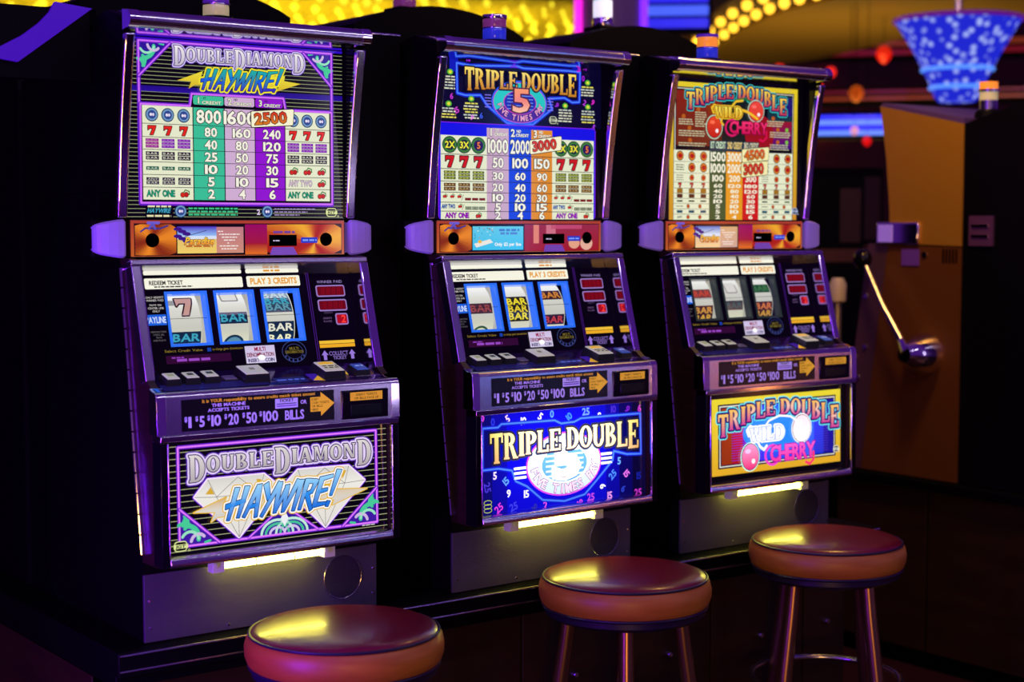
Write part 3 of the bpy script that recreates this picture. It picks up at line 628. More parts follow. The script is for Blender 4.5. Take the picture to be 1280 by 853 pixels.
# ---------- machine 3 artwork
def big_cherry(A, x, t, rx, rt, ly, c1, c2, edge):
    A.ell(x, t, rx + .0045, rt + .0045, edge, ly, 24); A.ell(x, t, rx + .0018, rt + .0018, (30, 8, 30), ly + 1, 24); A.ell(x, t, rx, rt, (c1, c2), ly + 2, 24, (t - rt, t + rt))
    A.ell(x + rx * .35, t + rt * .35, rx * .22, rt * .2, (252, 235, 235), ly + 3, 10); A.ell(x - rx * .3, t - rt * .45, rx * .35, rt * .18, tuple(min(255, v + 40) for v in c1), ly + 3, 12)
def art_three(pay, belly):
    A = Art(f_top); A.rect(-.2605, .012, .2605, .3955, K0, 1)
    A.rect(-.236, .034, .238, .3955, ((225, 200, 40), (205, 140, 30)), 2); A.rect(-.222, .047, .2235, .3955, (12, 10, 40), 3); A.rect(-.219, .050, .2205, .3955, (210, 205, 190), 4); A.rect(-.2165, .0525, .218, .3955, K0, 5)
    A.rect(-.214, .056, -.05, .20, ((130, 30, 10), (60, 14, 6), (110, 40, 10)), 6); A.rect(.12, .056, .215, .125, (14, 50, 60), 6); A.rect(.10, .125, .215, .20, ((150, 20, 26), (60, 10, 120)), 6)
    A.rect(-.06, .07, .11, .205, (10, 26, 22), 6); A.ell(.09, .165, .055, .055, (150, 14, 22), 6.5); A.rect(.17, .06, .215, .11, (30, 20, 110), 6.6)
    for (x0, t0, x1, t1) in ((-.206, .128, -.152, .148), (-.148, .108, -.105, .150), (-.206, .158, -.11, .176), (-.206, .190, -.105, .206), (.118, .122, .185, .142), (.13, .152, .21, .172), (.13, .186, .21, .206)):
        A.ell((x0 + x1) / 2 - .01, t0 - .004, .007, .006, (180, 90, 20), 8, 10)
        t = t0 + .004
        while t < t1: A.dashes(x0, x1 - random.uniform(0, .012), t, .0030, (195, 190, 150), 8); t += .006
    for x in (.195,): A.ell(x, .148, .006, .006, (120, 190, 60), 8, 8); A.ell(x, .182, .006, .006, (120, 190, 60), 8, 8)
    A.build('gold_frame_print', pay, off=OFF)
    A = Art(f_top)
    ar = lambda x: .033 * (x / .187) ** 2
    A.glyphs(SERIF, 'TRIPLE DOUBLE', -.183, .190, ((245, 215, 80), (225, 140, 60), (190, 40, 90)), 16, lambda i, x: .0335 + ar(x), lambda i, x: .0705 + ar(x) * 1.28, outs=((.0014, (60, 14, 40)), (.0040, (20, 24, 110)), (.0062, (60, 200, 190))), gap=.04)
    A.build('title_print', pay, off=OFF)
    A = Art(f_top)
    big_cherry(A, -.083, .149, .026, .028, 18, (230, 70, 30), (190, 24, 14), (190, 220, 190)); big_cherry(A, .071, .101, .027, .026, 18, (235, 70, 60), (225, 60, 30), (205, 210, 190))
    A.line([(-.015, .085), (.0, .073), (.03, .069), (.06, .078), (.07, .088)], .005, (30, 110, 40), 17); A.line([(-.02, .092), (-.005, .078), (.02, .075)], .006, (235, 190, 40), 21)
    A.glyphs(SERIF, 'WILD', -.084, .016, ((252, 235, 90), (235, 175, 30)), 26, lambda i, x: .094, lambda i, x: .1225, outs=((.002, (110, 60, 6)), (.0045, (240, 190, 40))), gap=.05)
    A.line([(-.088, .112), (-.095, .098), (-.085, .090), (-.078, .094)], .006, (240, 190, 40), 24); A.line([(.015, .100), (.035, .104), (.055, .112), (.075, .122)], .007, (240, 190, 40), 24); A.line([(-.055, .120), (-.06, .135), (-.052, .142)], .006, (235, 180, 40), 24)
    A.text('CHERRY', .040, .1475, .030, ((245, 50, 110), (205, 10, 80)), 30, w=.140, out=(110, 6, 60), gap=.06); A.ring(-.022, .149, .026, .024, .006, (215, 20, 100), 28, 20, 30, 330); A.line([(.108, .155), (.108, .172), (.095, .182), (.082, .178)], .006, (215, 14, 70), 29)
    A.build('wild_cherry_print', pay, off=OFF)
    A = Art(f_top)
    cx = [-.2226, -.0954, -.0345, .0271, .088, .2177]; rt = [.2125, .2425, .2725, .2965, .3125, .3257, .3395, .3527, .3668, .3807, .3955]
    cc = [CREAM, (10, 78, 40), (226, 150, 24), (200, 20, 18), CREAM]
    A.rect(-.0954, .1845, .088, .2125, (14, 50, 70), 7)
    for j in range(5): A.rect(cx[j], rt[0], cx[j + 1], .3955, cc[j], 8)
    for r in rt[1:-1]: A.rect(cx[0], r - .0005, cx[1], r + .0005, (90, 90, 60), 9); A.rect(cx[4], r - .0005, cx[5], r + .0005, (90, 90, 60), 9)
    for j in range(3): A.text(('1ST CREDIT', '2ND CREDIT', '3RD CREDIT')[j], (cx[j + 1] + cx[j + 2]) / 2, .196, .017, ((200, 225, 190), (235, 205, 120), (215, 205, 170))[j], 10, w=.054)
    nums = [('1500', '3000', ''), ('1000', '2000', ''), ('100', '200', '300'), ('60', '120', '180'), ('40', '80', '120'), ('20', '40', '60'), ('10', '20', '30'), ('5', '10', '15'), ('5', '10', '15'), ('2', '4', '6')]
    m = [(rt[r] + rt[r + 1]) / 2 for r in range(10)]
    for r, row in enumerate(nums):
        for j, s_ in enumerate(row):
            if s_: h = .023 if r < 2 else (.0165 if r == 2 else .0095); A.text(s_, (cx[j + 1] + cx[j + 2]) / 2, m[r], h, (238, 238, 215), 11, w=(.0132 if r < 3 else .0150) * len(s_), st='b')
    def wc(x, t, r):
        A.ell(x, t, r, r, (60, 16, 8), 9, 14); A.ell(x, t, r * .85, r * .85, (205, 120, 30), 10, 14); A.ell(x, t, r * .62, r * .5, (170, 20, 16), 11, 12)
    for side in (0, 1):
        xs = [-.201, -.159, -.117] if side == 0 else [.112, .156, .199]
        for q, x in enumerate(xs):
            wc(x, m[0], .0128)
            if q: wc(x, m[1], .0128); wc(x, m[2], .0085)
            else:
                for dt in (-.006, 0, .006): A.dashes(x - .014, x + .014, m[1] + dt, .0025, (60, 60, 40), 9); A.dashes(x - .012, x + .012, m[2] + dt, .002, (90, 90, 70), 9)
            seven(A, x, m[3], .012, 9, (190, 30, 16)); A.rect(x - .010, m[4] - .0062, x + .010, m[4] + .0062, (150, 105, 20), 9); A.rect(x - .010, m[5] - .0052, x + .010, m[5] + .0052, (80, 40, 20), 9); A.rect(x - .010, m[6] - .002, x + .010, m[6] + .002, (20, 60, 30), 9)
            A.rect(x - .010, m[8] - .0035, x + .010, m[8] + .0035, (20, 80, 100), 9)
            if q: wc(x - .012, m[7], .0058); wc(x - .012, m[9], .0058)
            else: A.text('ANY', x, m[9], .0055, (40, 60, 40), 9); A.dashes(x - .012, x + .012, m[7], .0022, (90, 90, 60), 9)
    logo(A, .229, .371, .020, .018, 9, (180, 195, 235))
    A.build('pay_table_print', pay, off=OFF)
    A = Art(f_top)
    tagcard(A, [(.0225, .2445), (.1175, .2375), (.1165, .2695), (.0235, .2775)], '3000', 13, ((215, 40, 22), (200, 60, 24)), (240, 232, 170)); tagcard(A, [(.022, .2085), (.118, .200), (.1175, .2295), (.023, .2375)], '4500', 20, ((225, 80, 20), (200, 110, 24)), (240, 232, 170))
    A.build('jackpot_tag_print', pay, off=OFF)
    # belly
    hot = lambda p: 1 + 2.2 * math.exp(-(((p[0] - .0) / .12) ** 2) - (((p[1] - .115) / .055) ** 2))  # bright middle from the backlight, put into the ink colours
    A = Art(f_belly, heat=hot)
    A.rect(-.2605, .006, .2605, .246, K0, 1); A.rect(-.238, .0235, .2404, .2218, ((235, 215, 50), (228, 170, 40)), 2, n=4); A.rect(-.2165, .038, .2215, .2045, (10, 8, 50), 3); A.rect(-.212, .042, .217, .2005, (232, 228, 215), 4); A.rect(-.209, .045, .214, .1975, (16, 10, 60), 5)
    g = [(150, 50, 16), (170, 20, 40), (110, 14, 150), (40, 40, 220), (20, 70, 230), (20, 70, 235), (20, 70, 235), (30, 60, 230), (40, 90, 235), (30, 50, 210), (30, 20, 150)]
    for k, c_ in enumerate(g): x0 = -.206 + .417 * k / 11; A.rect(x0, .048, x0 + .417 / 11, .1945, c_, 6, n=6)
    for k in range(18): A.rect(-.17, .075 + k * .0065, .19, .0762 + k * .0065, (90, 60, 210), 6.4)
    A.ell(.0, .12, .13, .055, (30, 110, 235), 6.8, 32)
    logo(A, .221, .186, .020, .018, 8, (240, 240, 225))
    A.build('gold_frame_print', belly, off=OFF)
    A = Art(f_belly, heat=lambda p: 1.1)
    arb = lambda x: .036 * (x / .228) ** 2
    A.glyphs(SERIF, 'TRIPLE DOUBLE', -.2215, .2295, ((245, 190, 90), (240, 190, 180), (200, 50, 150)), 16, lambda i, x: .0355 + arb(x) * .95, lambda i, x: .0755 + arb(x) * 1.6, outs=((.0018, (70, 14, 60)), (.0048, (26, 30, 130)), (.0078, (110, 225, 230))), gap=.04)
    A.build('title_print', belly, off=OFF)
    A = Art(f_belly, heat=lambda p: 1.25)
    big_cherry(A, -.108, .180, .030, .034, 18, (235, 150, 200), (225, 30, 110), (190, 245, 235)); big_cherry(A, .083, .119, .034, .036, 18, (250, 215, 225), (255, 245, 245), (250, 250, 255))
    A.line([(-.06, .11), (-.04, .09), (.0, .079), (.04, .084), (.065, .098)], .005, (250, 250, 255), 20)
    A.glyphs(SERIF, 'WILD', -.112, .013, (255, 255, 255), 26, lambda i, x: .105, lambda i, x: .140, outs=((.002, (120, 140, 220)), (.006, (252, 252, 255))), gap=.05)
    A.line([(-.115, .125), (-.122, .11), (-.110, .099), (-.10, .104)], .007, (252, 252, 255), 24); A.line([(-.085, .138), (-.075, .155), (-.06, .165), (-.05, .155)], .007, (252, 252, 255), 24)
    A.text('CHERRY', .045, .178, .040, ((250, 90, 200), (240, 50, 150)), 30, w=.165, out=(130, 10, 150), gap=.06); A.ring(-.030, .181, .030, .029, .007, (235, 60, 190), 28, 20, 30, 330); A.line([(.124, .185), (.124, .205), (.110, .216), (.095, .210)], .0075, (250, 50, 100), 29)
    A.build('wild_cherry_print', belly, off=OFF)

# ------------------------------------------------------------------ setting: floor, far wall, stand
mb = MB(); mb.box(-10, 27, -8, 18, -.05, 0)
def carpet():
    m = bpy.data.materials.new('patterned_carpet'); m.use_nodes = True; nt = m.node_tree; b = nt.nodes['Principled BSDF']; b.inputs['Roughness'].default_value = 0.95; b.inputs['Specular IOR Level'].default_value = 0.05
    tc = nt.nodes.new('ShaderNodeTexCoord'); mp = nt.nodes.new('ShaderNodeMapping'); nt.links.new(tc.outputs['Object'], mp.inputs[0]); mp.inputs['Location'].default_value = (-2.75, -.55, 0)
    w = nt.nodes.new('ShaderNodeTexWave'); w.wave_type = 'RINGS'; w.rings_direction = 'Z'; w.inputs['Scale'].default_value = 5.5; w.inputs['Distortion'].default_value = 1.2
    gr = nt.nodes.new('ShaderNodeTexVoronoi'); gr.inputs['Scale'].default_value = 1.1
    nt.links.new(mp.outputs[0], w.inputs['Vector']); nt.links.new(mp.outputs[0], gr.inputs['Vector'])
    cr = nt.nodes.new('ShaderNodeValToRGB'); cr.color_ramp.elements[0].position = .55; cr.color_ramp.elements[0].color = (0.006, 0.006, 0.022, 1); cr.color_ramp.elements[1].position = .72; cr.color_ramp.elements[1].color = (0.45, 0.27, 0.12, 1)
    nt.links.new(w.outputs['Fac'], cr.inputs[0])
    mx = nt.nodes.new('ShaderNodeMix'); mx.data_type = 'RGBA'; mx.inputs[7].default_value = (0.03, 0.006, 0.012, 1)
    rp = nt.nodes.new('ShaderNodeMapRange'); rp.inputs[1].default_value = .42; rp.inputs[2].default_value = .5
    nt.links.new(gr.outputs['Distance'], rp.inputs[0]); nt.links.new(rp.outputs[0], mx.inputs[0]); nt.links.new(cr.outputs[0], mx.inputs[6]); nt.links.new(mx.outputs[2], b.inputs['Base Color'])
    return m
obj('floor', mb, carpet(), kind='structure')
mb = MB(); mb.prism_dir([(-9.4, 17, 0), (26.6, 7, 0), (26.7, 7.3, 0), (-9.3, 17.3, 0)], (0, 0, 6.5))
obj('wall_back', mb, mat('far_wall', (0.05, 0.012, 0.014), .8, vary=((0.12, 0.03, 0.01), (.5, .5, 1.5))), kind='structure')

# one long stand under the whole row, walnut doors with gaps between them
st = root('machine_stand', 'long dark brown panelled stand carrying the row of slot machines', 'stand', (1.0, .9, 0))
so = (1.0, .9, 0)
mb = MB(); mb.box(-.06, 2.2, .44, 1.62, .0, .60); obj('carcass', mb, DARKHOLE, st, so)
xs = [-.055, .3, .66, 1.02, 1.345, 1.66, 2.02, 2.195]
for a, b in zip(xs, xs[1:]):
    mb = MB(); mb.box(a + .004, b - .004, .425, .44, .09, .595); o = obj('door_panel', mb, STAND, st, so, bevel=.002)
    mb = MB(); mb.lathe([(.009, 0), (.009, .012), (.006, .016)], (0, 0, 0), 14); me_o = obj('lock', mb, CHROMES, o, smooth=True); me_o.location = ((a + b) / 2 - so[0], .425 - so[1], .40); me_o.rotation_euler = (PI / 2, 0, 0)
mb = MB(); mb.box(-.064, -.06, .47, 1.6, .09, .595); obj('side_panel', mb, STAND, st, so, bevel=.002)
mb = MB(); mb.box(-.05, 2.19, .47, 1.6, .0, .085); obj('plinth', mb, DARKHOLE, st, so)
mb = MB(); mb.box(-.07, 2.21, .315, 1.66, .625, .6765); mb.box(-.066, 2.206, .34, 1.64, .598, .625); obj('base_shelf', mb, BLACK, st, so, bevel=.003)
for z, y in ((.671, .312), (.638, .313)):
    mb = MB(); mb.tube([(-.068, y, z), (2.206, y, z)], .0028, 8); obj('edge_trim', mb, CHROMES, st, so, smooth=True)

# ------------------------------------------------------------------ slot machines
SY, SX = .745146, 0
def arcprof(c, r, a0, a1, n): return [(c[0] + r * math.cos(math.radians(a0 + (a1 - a0) * k / n)), c[1] + r * math.sin(math.radians(a0 + (a1 - a0) * k / n))) for k in range(n + 1)]
def machine(idx, label, loc, rz, art, candle, reels, card):
    R = root('slot_machine', label, 'slot machine', loc, rz, 'slot machines along the row')
    def P(name, mb, m, parent=None, **k): return obj(name, mb, m, parent or R, OFF, **k)
    # cabinet: black body with the sloping roof line seen on its flank
    body = [(.36, .6785), (.36, .822), (.358, .858), (.436, 1.444), (.462, 1.46), (.462, 1.93), (.405, 1.95), (.50, 1.9725), (.62, 1.950), (1.0, 1.86), (1.0, .6785)]; hollow = body[:3] + [(.398, 1.16), (.66, 1.16), (.66, 1.458)] + body[4:]
    mb = MB(); mb.prism_x(hollow, -.2595, .2595); mb.prism_x(body, -.274, -.2595); mb.prism_x(body, .2595, .274)
    P('cabinet', mb, BLACK)
    for sx in (-1, 1):
        mb = MB(); x0, x1 = sorted((sx * .274, sx * .279)); mb.prism_x([(.40, 1.936), (.45, 1.952), (.985, 1.855), (.985, 1.60), (.47, 1.60), (.47, 1.56), (.448, 1.56)], x0, x1); P('flank_panel', mb, BLACK)
    # header: chrome bar, curved side posts, mirror under the visor
    barp = arcprof((.3795, 1.9425), .0170, 80, 290, 16) + [(.405, 1.931), (.47, 1.936), (.50, 1.972), (.42, 1.9635)]
    mb = MB(); mb.prism_x(barp, -.2595, .2595); P('top_bar', mb, CHROMES, smooth=True)
    for sx in (-1, 1):
        x0, x1 = sorted((sx * .2595, sx * .2815)); mb = MB(); mb.prism_x(arcprof((.3795, 1.9425), .0182, 75, 285, 14) + [(.402, 1.922), (.402, 1.9635)], x0, x1); P('bar_end_cap', mb, CHROME, smooth=True)
        n = 10; fr = []; bk = []
        for k in range(n + 1):
            u = k / n; z = 1.916 - (1.916 - 1.545) * u; y = .386 + (.440 - .386) * u + .006 * math.sin(PI * u); fr.append((y, z)); bk.append((y + .018, z))
        mb = MB(); mb.prism_x(fr + bk[::-1], x0, x1); P('side_post', mb, CHROME, bevel=.004)
        x0, x1 = sorted((sx * .262, sx * .2725)); mb = MB(); mb.prism_x([(.406, 1.918), (.470, 1.926), (.470, 1.545), (.452, 1.545)], x0, x1); P('header_cheek', mb, BLACKG)
    mb = MB(); mb.face([(-.259, .385, 1.9265), (.259, .385, 1.9265), (.259, .4512, 1.9175), (-.259, .4512, 1.9175)]); P('visor_mirror', mb, CHROME)
    mb = MB(); mb.box(-.2615, .2615, .4520, .4615, 1.5445, 1.93); pay = P('pay_glass', mb, BLACKG)
    # belly glass
    mb = MB(); mb.prism_x([(.2826, 1.103), (.2775, .861), (.290, .861), (.292, 1.103)], -.2615, .2615); belly = P('belly_glass', mb, BLACKG)
    art(pay, belly)
    # information strip
    mb = MB(); mb.box(-.2545, .2545, .4435, .462, 1.4645, 1.5415); strip = P('information_strip', mb, BRONZE)
    A = Art(f_strip)
    def fan(cx, ct, x0, x1, t0, t1, c1, c2, ly, n=28):   # brushed-copper fan print
        for k in range(n):
            a0, a1 = 2 * PI * k / n, 2 * PI * (k + 1) / n; pts = [(cx, ct)]
            for a in (a0, a1):
                dx, dy = math.cos(a), math.sin(a); s_ = 9
                if dx > 1e-6: s_ = min(s_, (x1 - cx) / dx)
                if dx < -1e-6: s_ = min(s_, (x0 - cx) / dx)
                if dy > 1e-6: s_ = min(s_, (t1 - ct) / dy)
                if dy < -1e-6: s_ = min(s_, (t0 - ct) / dy)
                pts.append((cx + dx * s_, ct + dy * s_))
            u0 = (.5 + .5 * math.cos(3 * a0 + .6)); u1 = (.5 + .5 * math.cos(3 * a1 + .6)); mixc = lambda u: tuple(c1[j] * (1 - u) + c2[j] * u for j in range(3))
            A.mb.face([A.fn(x, t, ly * A.step) for x, t in pts], [lin(mixc((u0 + u1) / 2)), lin(mixc(u0)), lin(mixc(u1))])
    A.rect(-.2535, .001, .2535, .0755, ((170, 60, 40), (190, 90, 30)), 1); A.rect(-.2465, .007, .2475, .0745, (40, 8, 6), 2)
    fan(-.2067, .0422, -.2446, -.153, .009, .073, (130, 40, 6), (235, 135, 30), 3)
    if card == 'b':
        A.rect(.007, .009, .2459, .0735, ((150, 40, 70), (190, 110, 40), (160, 20, 30)), 3); A.rect(.035, .010, .052, .055, (225, 130, 110), 4); A.rect(.075, .010, .105, .032, (205, 110, 130), 4); A.ell(.165, .055, .018, .014, (225, 160, 130), 4); A.ell(.205, .056, .020, .017, (225, 170, 150), 4); A.rect(.09, .010, .19, .02, (190, 70, 110), 4)
    else:
        fan(.178, .050, .007, .2459, .009, .0735, (165, 22, 16), (240, 170, 40), 3); A.rect(.007, .009, .060, .050, ((150, 6, 96), (160, 20, 60)), 4); A.rect(.007, .050, .060, .0735, ((160, 20, 40), (225, 110, 30)), 4)
    A.rect(-.153, .010, .0065, .0735, (6, 3, 8), 4)
    A.line([(-.232, .024), (-.222, .017), (-.19, .018), (-.172, .012)], .0035, (60, 50, 130), 5); A.line([(-.214, .018), (-.206, .008), (-.200, .018)], .005, (90, 80, 190), 5); A.line([(-.216, .006), (-.192, .006)], .006, (110, 90, 200), 5)
    A.rrect(.143, .0376, .1845, .050, .002, (30, 50, 190), 5); A.dashes(.147, .182, .0438, .004, (120, 150, 250), 6)
    if card != 'b': A.dashes(.075, .128, .026, .005, (110, 60, 150), 5)
    A.build('copper_fan_print', strip, off=OFF)
    for x in (-.2067, .2063):
        mb = MB(); mb.tube([(x, .4385, 1.4988), (x, .4428, 1.4988)], [.0142, .0150], 28); o = P('speaker_port', mb, DARKHOLE, strip)
    mb = MB(); mb.box(.0649, .1318, .4395, .443, 1.4848, 1.5092); o = P('card_reader', mb, DARKHOLE); A = Art(f_strip); A.dashes(.073, .090, .0445, .0025, (205, 190, 230), 10); A.build('reader_display_print', o, off=OFF)
    mb = MB(); mb.prism_dir([(.0724, .4405, 1.4825), (.1241, .4405, 1.4825), (.1315, .436, 1.4655), (.0649, .436, 1.4655)], (0, .003, 0)); o = P('card_lip', mb, mat('lilac_plastic', lin((150, 110, 200)), .3, emit=lin((120, 80, 190)), estr=.3), strip)
    mb = MB(); mb.box(-.1515, .0028, .4412, .4425, 1.4708, 1.5277); cd = P('card_display', mb, BLACKG); A = Art(f_strip)
    if card == 'b':
        A.rect(-.151, .0135, .0025, .070, ((100, 200, 230), (170, 215, 235), (60, 190, 235)), 6); A.poly([(-.147, .055), (-.10, .044), (-.09, .052), (-.14, .064)], (235, 230, 220), 7); A.ell(-.130, .050, .006, .004, (235, 180, 60), 8)
        for k in range(22): A.rect(*(lambda x, t: (x, t, x + .003, t + .0018))(random.uniform(-.148, -.092), random.uniform(.015, .042)), random.choice([(60, 90, 90), (200, 120, 80), (240, 240, 220), (40, 120, 160)]), 7)
        A.dashes(-.072, -.010, .0225, .0055, (70, 120, 200), 7); A.dashes(-.068, -.014, .0305, .0055, (80, 130, 205), 7); A.text('Only $2 per line', -.045, .0565, .0075, (245, 245, 240), 7, w=.080)
    else:
        A.rect(-.151, .0135, -.061, .0335, ((70, 30, 190), (150, 190, 245)) if card == 'a' else ((70, 110, 200), (200, 215, 240)), 6); A.rect(-.151, .0335, -.061, .040, (215, 225, 245), 6); A.rect(-.151, .040, -.061, .070, ((225, 190, 110), (240, 205, 100)) if card == 'a' else ((225, 190, 150), (240, 205, 150)), 6)
        A.rect(-.061, .0145, .0025, .070, ((190, 120, 130), (205, 140, 120)) if card == 'a' else ((215, 170, 120), (205, 165, 150)), 6)
        for k in range(6): A.ell(-.15 + .010 * (k % 3), .019 + .005 * k, .010, .004, (60, 20, 130), 7, 8)
        A.line([(-.135, .035), (-.085, .022)], .0012, (40, 20, 90), 7)
        A.text('Paradise', -.100, .044, .0145, ((250, 215, 60), (245, 150, 40)), 9, w=.066, shear=.3, out=(70, 20, 60)); A.dashes(-.132, -.07, .055, .004, (190, 110, 40), 8)
        for k, (a, b) in enumerate(((.000, .012), (.003, .052), (.009, .045), (.014, .040), (.022, .026), (.004, .048), (.008, .044))): A.dashes(-.058 + a, -.058 + b, .024 + k * .0062, .0022, (245, 235, 230), 7)
    A.build('screen_picture', cd, off=OFF)
    # ribbed corner lamps either side of the strip
    for sx in (-1, 1):
        mb = MB(); prof = [(.2650, .442, .0330), (.2668, .4375, .0380), (.271, .4350, .0398), (.284, .4335, .0388), (.304, .4355, .0355), (.3180, .4395, .0325), (.3260, .4445, .0296), (.3298, .4505, .0265), (.3310, .458, .0220)]
        ring = []
        for x, y, h in prof: ring.append([(sx * x, y, 1.5025 + h * q) for q in (-1, -.9, -.5, 0, .5, .9, 1)])
        for k, r in enumerate(ring):
            r[0] = (r[0][0], r[0][1] + .006, r[0][2]); r[-1] = (r[-1][0], r[-1][1] + .006, r[-1][2])
        for a, b in zip(ring, ring[1:]):
            for q in range(6): mb.face([a[q], b[q], b[q + 1], a[q + 1]])
        for idx_ in (0, -1): mb.face([(sx * .27, .462, z) for _, _, z in ring[0][:1]] + [ring[k][idx_] for k in range(len(ring))])
        mb.face(ring[0] + [(sx * .265, .462, 1.538), (sx * .265, .462, 1.467)])
        me = P('corner_lamp', mb, LENS, smooth=True)
        mb = MB(); x0, x1 = sorted((sx * .255, sx * .332)); mb.box(x0, x1, .460, .502, 1.462, 1.543); P('lamp_housing', mb, BLACK, me, bevel=.008)
    # door: brown laminated cheeks, hinge
    cheek = [(.436, 1.446), (.448, 1.462), (.400, 1.462), (.388, 1.458), (.322, 1.220), (.300, 1.205), (.279, 1.196), (.268, 1.178), (.266, 1.112), (.268, .860), (.282, .846), (.354, .846), (.356, .861)]
    for sx in (-1, 1):
        x0, x1 = sorted((sx * .262, sx * .2775)); mb = MB(); mb.prism_x(cheek, x0, x1); P('door_cheek', mb, WOOD if True else BLACK)
    mb = MB(); n = 14
    a, b = Vector((-.2805, .4329, 1.4442)), Vector((-.2805, .3532, .8606))
    for k in range(n): mb.tube([a.lerp(b, (k + .04) / n), a.lerp(b, (k + .96) / n)], .0035, 8)
    P('door_hinge', mb, CHROME, smooth=True)
    # reel window frame
    mb = MB()
    def rf(x0, x1, t0, t1, d0=0, d1=.03):
        pts = [f_reel(x, t, 0, d) for d in (d0, d1) for (x, t) in ((x0, t0), (x1, t0), (x1, t1), (x0, t1))]
        i = len(mb.v); mb.v += pts
        for f in ((0, 1, 2, 3), (7, 6, 5, 4), (0, 4, 5, 1), (1, 5, 6, 2), (2, 6, 7, 3), (3, 7, 4, 0)): mb.f.append(tuple(i + k for k in f)); mb.c.append(None)
    rf(-.2795, .2795, 0, .0125, 0, RD + .006); P('reel_frame_top', mb, CHROMES, bevel=.003)
    for sx in (-1, 1):
        mb = MB(); x0, x1 = sorted((sx * .2590, sx * .2795)); rf(x0, x1, .0128, .252); P('reel_frame_side', mb, CHROME if sx > 0 else CHROMES, bevel=.0025)
        mb = MB(); x0, x1 = sorted((sx * .2570, sx * .2588)); rf(x0, x1, .0128, .236, .003, RD); P('mirror_side', mb, CHROME)
    # reel glass (board with three openings)
    wins = [(a + RX, b + RX) for a, b in ((-.2055, -.1095), (-.094, .0005), (.0172, .1115))]; T0, T1 = .0635 + RT, .1805 + RT; TE = .238
    mb = MB(); D0, D1 = RD + .0005, RD + .005
    for (x0, x1, t0, t1) in ((-.2565, .2565, .0100, T0), (-.2565, .2565, T1, TE), (-.2565, wins[0][0], T0, T1), (wins[0][1], wins[1][0], T0, T1), (wins[1][1], wins[2][0], T0, T1), (wins[2][1], .2565, T0, T1)): rf(x0, x1, t0, t1, D0, D1)
    rg = P('reel_glass', mb, BLACKG)
    mb = MB(); rf(-.2565, .2565, .0128, .243, .20, .205); P('reel_back', mb, DARKHOLE)
    for k, (x0, x1) in enumerate(wins):
        mb = MB(); w_ = .0055
        for (a0, a1, t0, t1) in ((x0, x1, T0, T0 + w_), (x0, x1, T1 - w_, T1), (x0, x0 + w_, T0 + w_, T1 - w_), (x1 - w_, x1, T0 + w_, T1 - w_)): rf(a0, a1, t0, t1, RD - .0015, RD + .020)
        wf = P('window_frame', mb, BLUEF if idx != 2 else mat('dim_green_window', (.02, .03, .02), .2, emit=(.02, .035, .03), estr=.6), rg)
        mb = MB(); mb.face([f_reel(x, t, 0, RD + .0012) for x, t in ((x0, T0), (x1, T0), (x1, T1), (x0, T1))]); P('window_pane', mb, PANE, rg)
        mb = MB(); rf(x0 + .002, x1 - .002, .1205 + RT, .1213 + RT, RD + .002, RD + .0028); P('payline_wire', mb, BLACKG, rg)
        # reel drum
        rx0, rx1 = x0 + .009, x1 - .016; rad = .092; dc = RD + .009 + rad; tc = .122 + RT
        def drum(x, t, l):
            a = (t - tc) / rad; d = dc - (rad + l) * math.cos(a); return f_reel(x, tc + (rad + l) * math.sin(a), 0, d)
        mb = MB(); n = 40; ring0 = []; ring1 = []
        for q in range(n):
            tt = tc + rad * 2 * PI * q / n; ring0.append(drum(rx0, tt, 0)); ring1.append(drum(rx1, tt, 0))
        for q in range(n): mb.face([ring0[q], ring0[(q + 1) % n], ring1[(q + 1) % n], ring1[q]])
        mb.face(ring0); mb.face(ring1[::-1])
        dr = P('reel', mb, REELW, smooth=True)
        A = Art(drum, step=.0005, maxedge=.009); cxr = (rx0 + rx1) / 2; wr = rx1 - rx0
        A.rect(rx0, T0 - .02, rx1, T1 + .02, ((250, 250, 245), (215, 215, 205), (200, 200, 188), (222, 222, 190)), .6, (T0, T1), n=18)  # gradient puts the reel's brighter lit top into its colour
        for sym in reels[k]:
            kd, t = sym[0], sym[1] + RT
            if kd == 'bar':
                c_ = sym[2]; A.rect(cxr - wr * .47, t - .0125, cxr + wr * .47, t + .0125, (14, 40, 66) if len(sym) < 4 else sym[3], 1.2, n=4); A.text('BAR', cxr, t, .0155, c_, 2, w=wr * .84)
            if kd == 'seven': seven(A, cxr + .004, t, .040, 1.2, (196, 150, 140)); A.rect(rx0, t - .016, cxr - wr * .1, t - .003, (150, 150, 150), 1.1, n=2)
            if kd == 'arc': A.ell(cxr, t, wr * .36, .022, (20, 50, 70) if idx == 0 else (40, 80, 30), 1.2, 20); A.ell(cxr, t, wr * .28, .017, (90, 140, 160) if idx == 0 else (210, 215, 170), 2, 20)
            if kd == 'box': A.rrect(cxr - wr * .3, t - .015, cxr + wr * .3, t + .012, .004, (150, 145, 140), 1.2); A.rrect(cxr - wr * .25, t - .02, cxr + wr * .25, t + .009, .003, (225, 222, 215), 2)
        A.build('reel_symbols', dr, off=OFF)  # reels are lit from the front; glowing print stands in for that light
    A = Art(f_reelart)
    wc_, yc_ = (246, 244, 225), (228, 150, 30)
    for (a0, a1, t0, t1) in ((-.2465, -.0225, .0185, .0275), (-.0125, .1165, .0185, .0275), (-.2465, -.0225, .0345, .0575), (-.0125, .1165, .0340, .0575)): A.rrect(a0, t0, a1, t1, .003, wc_, 2)
    A.text('REDEEM TICKET', -.236, .0445, .0085, (30, 28, 24), 3, w=.075, al='l'); A.dashes(-.226, -.14, .053, .0028, (60, 56, 50), 3); A.text('PLAY 3 CREDITS', .052, .0455, .0125, yc_, 4, w=.112, out=(250, 232, 190)); A.dashes(.03, .07, .0225, .004, yc_, 3)
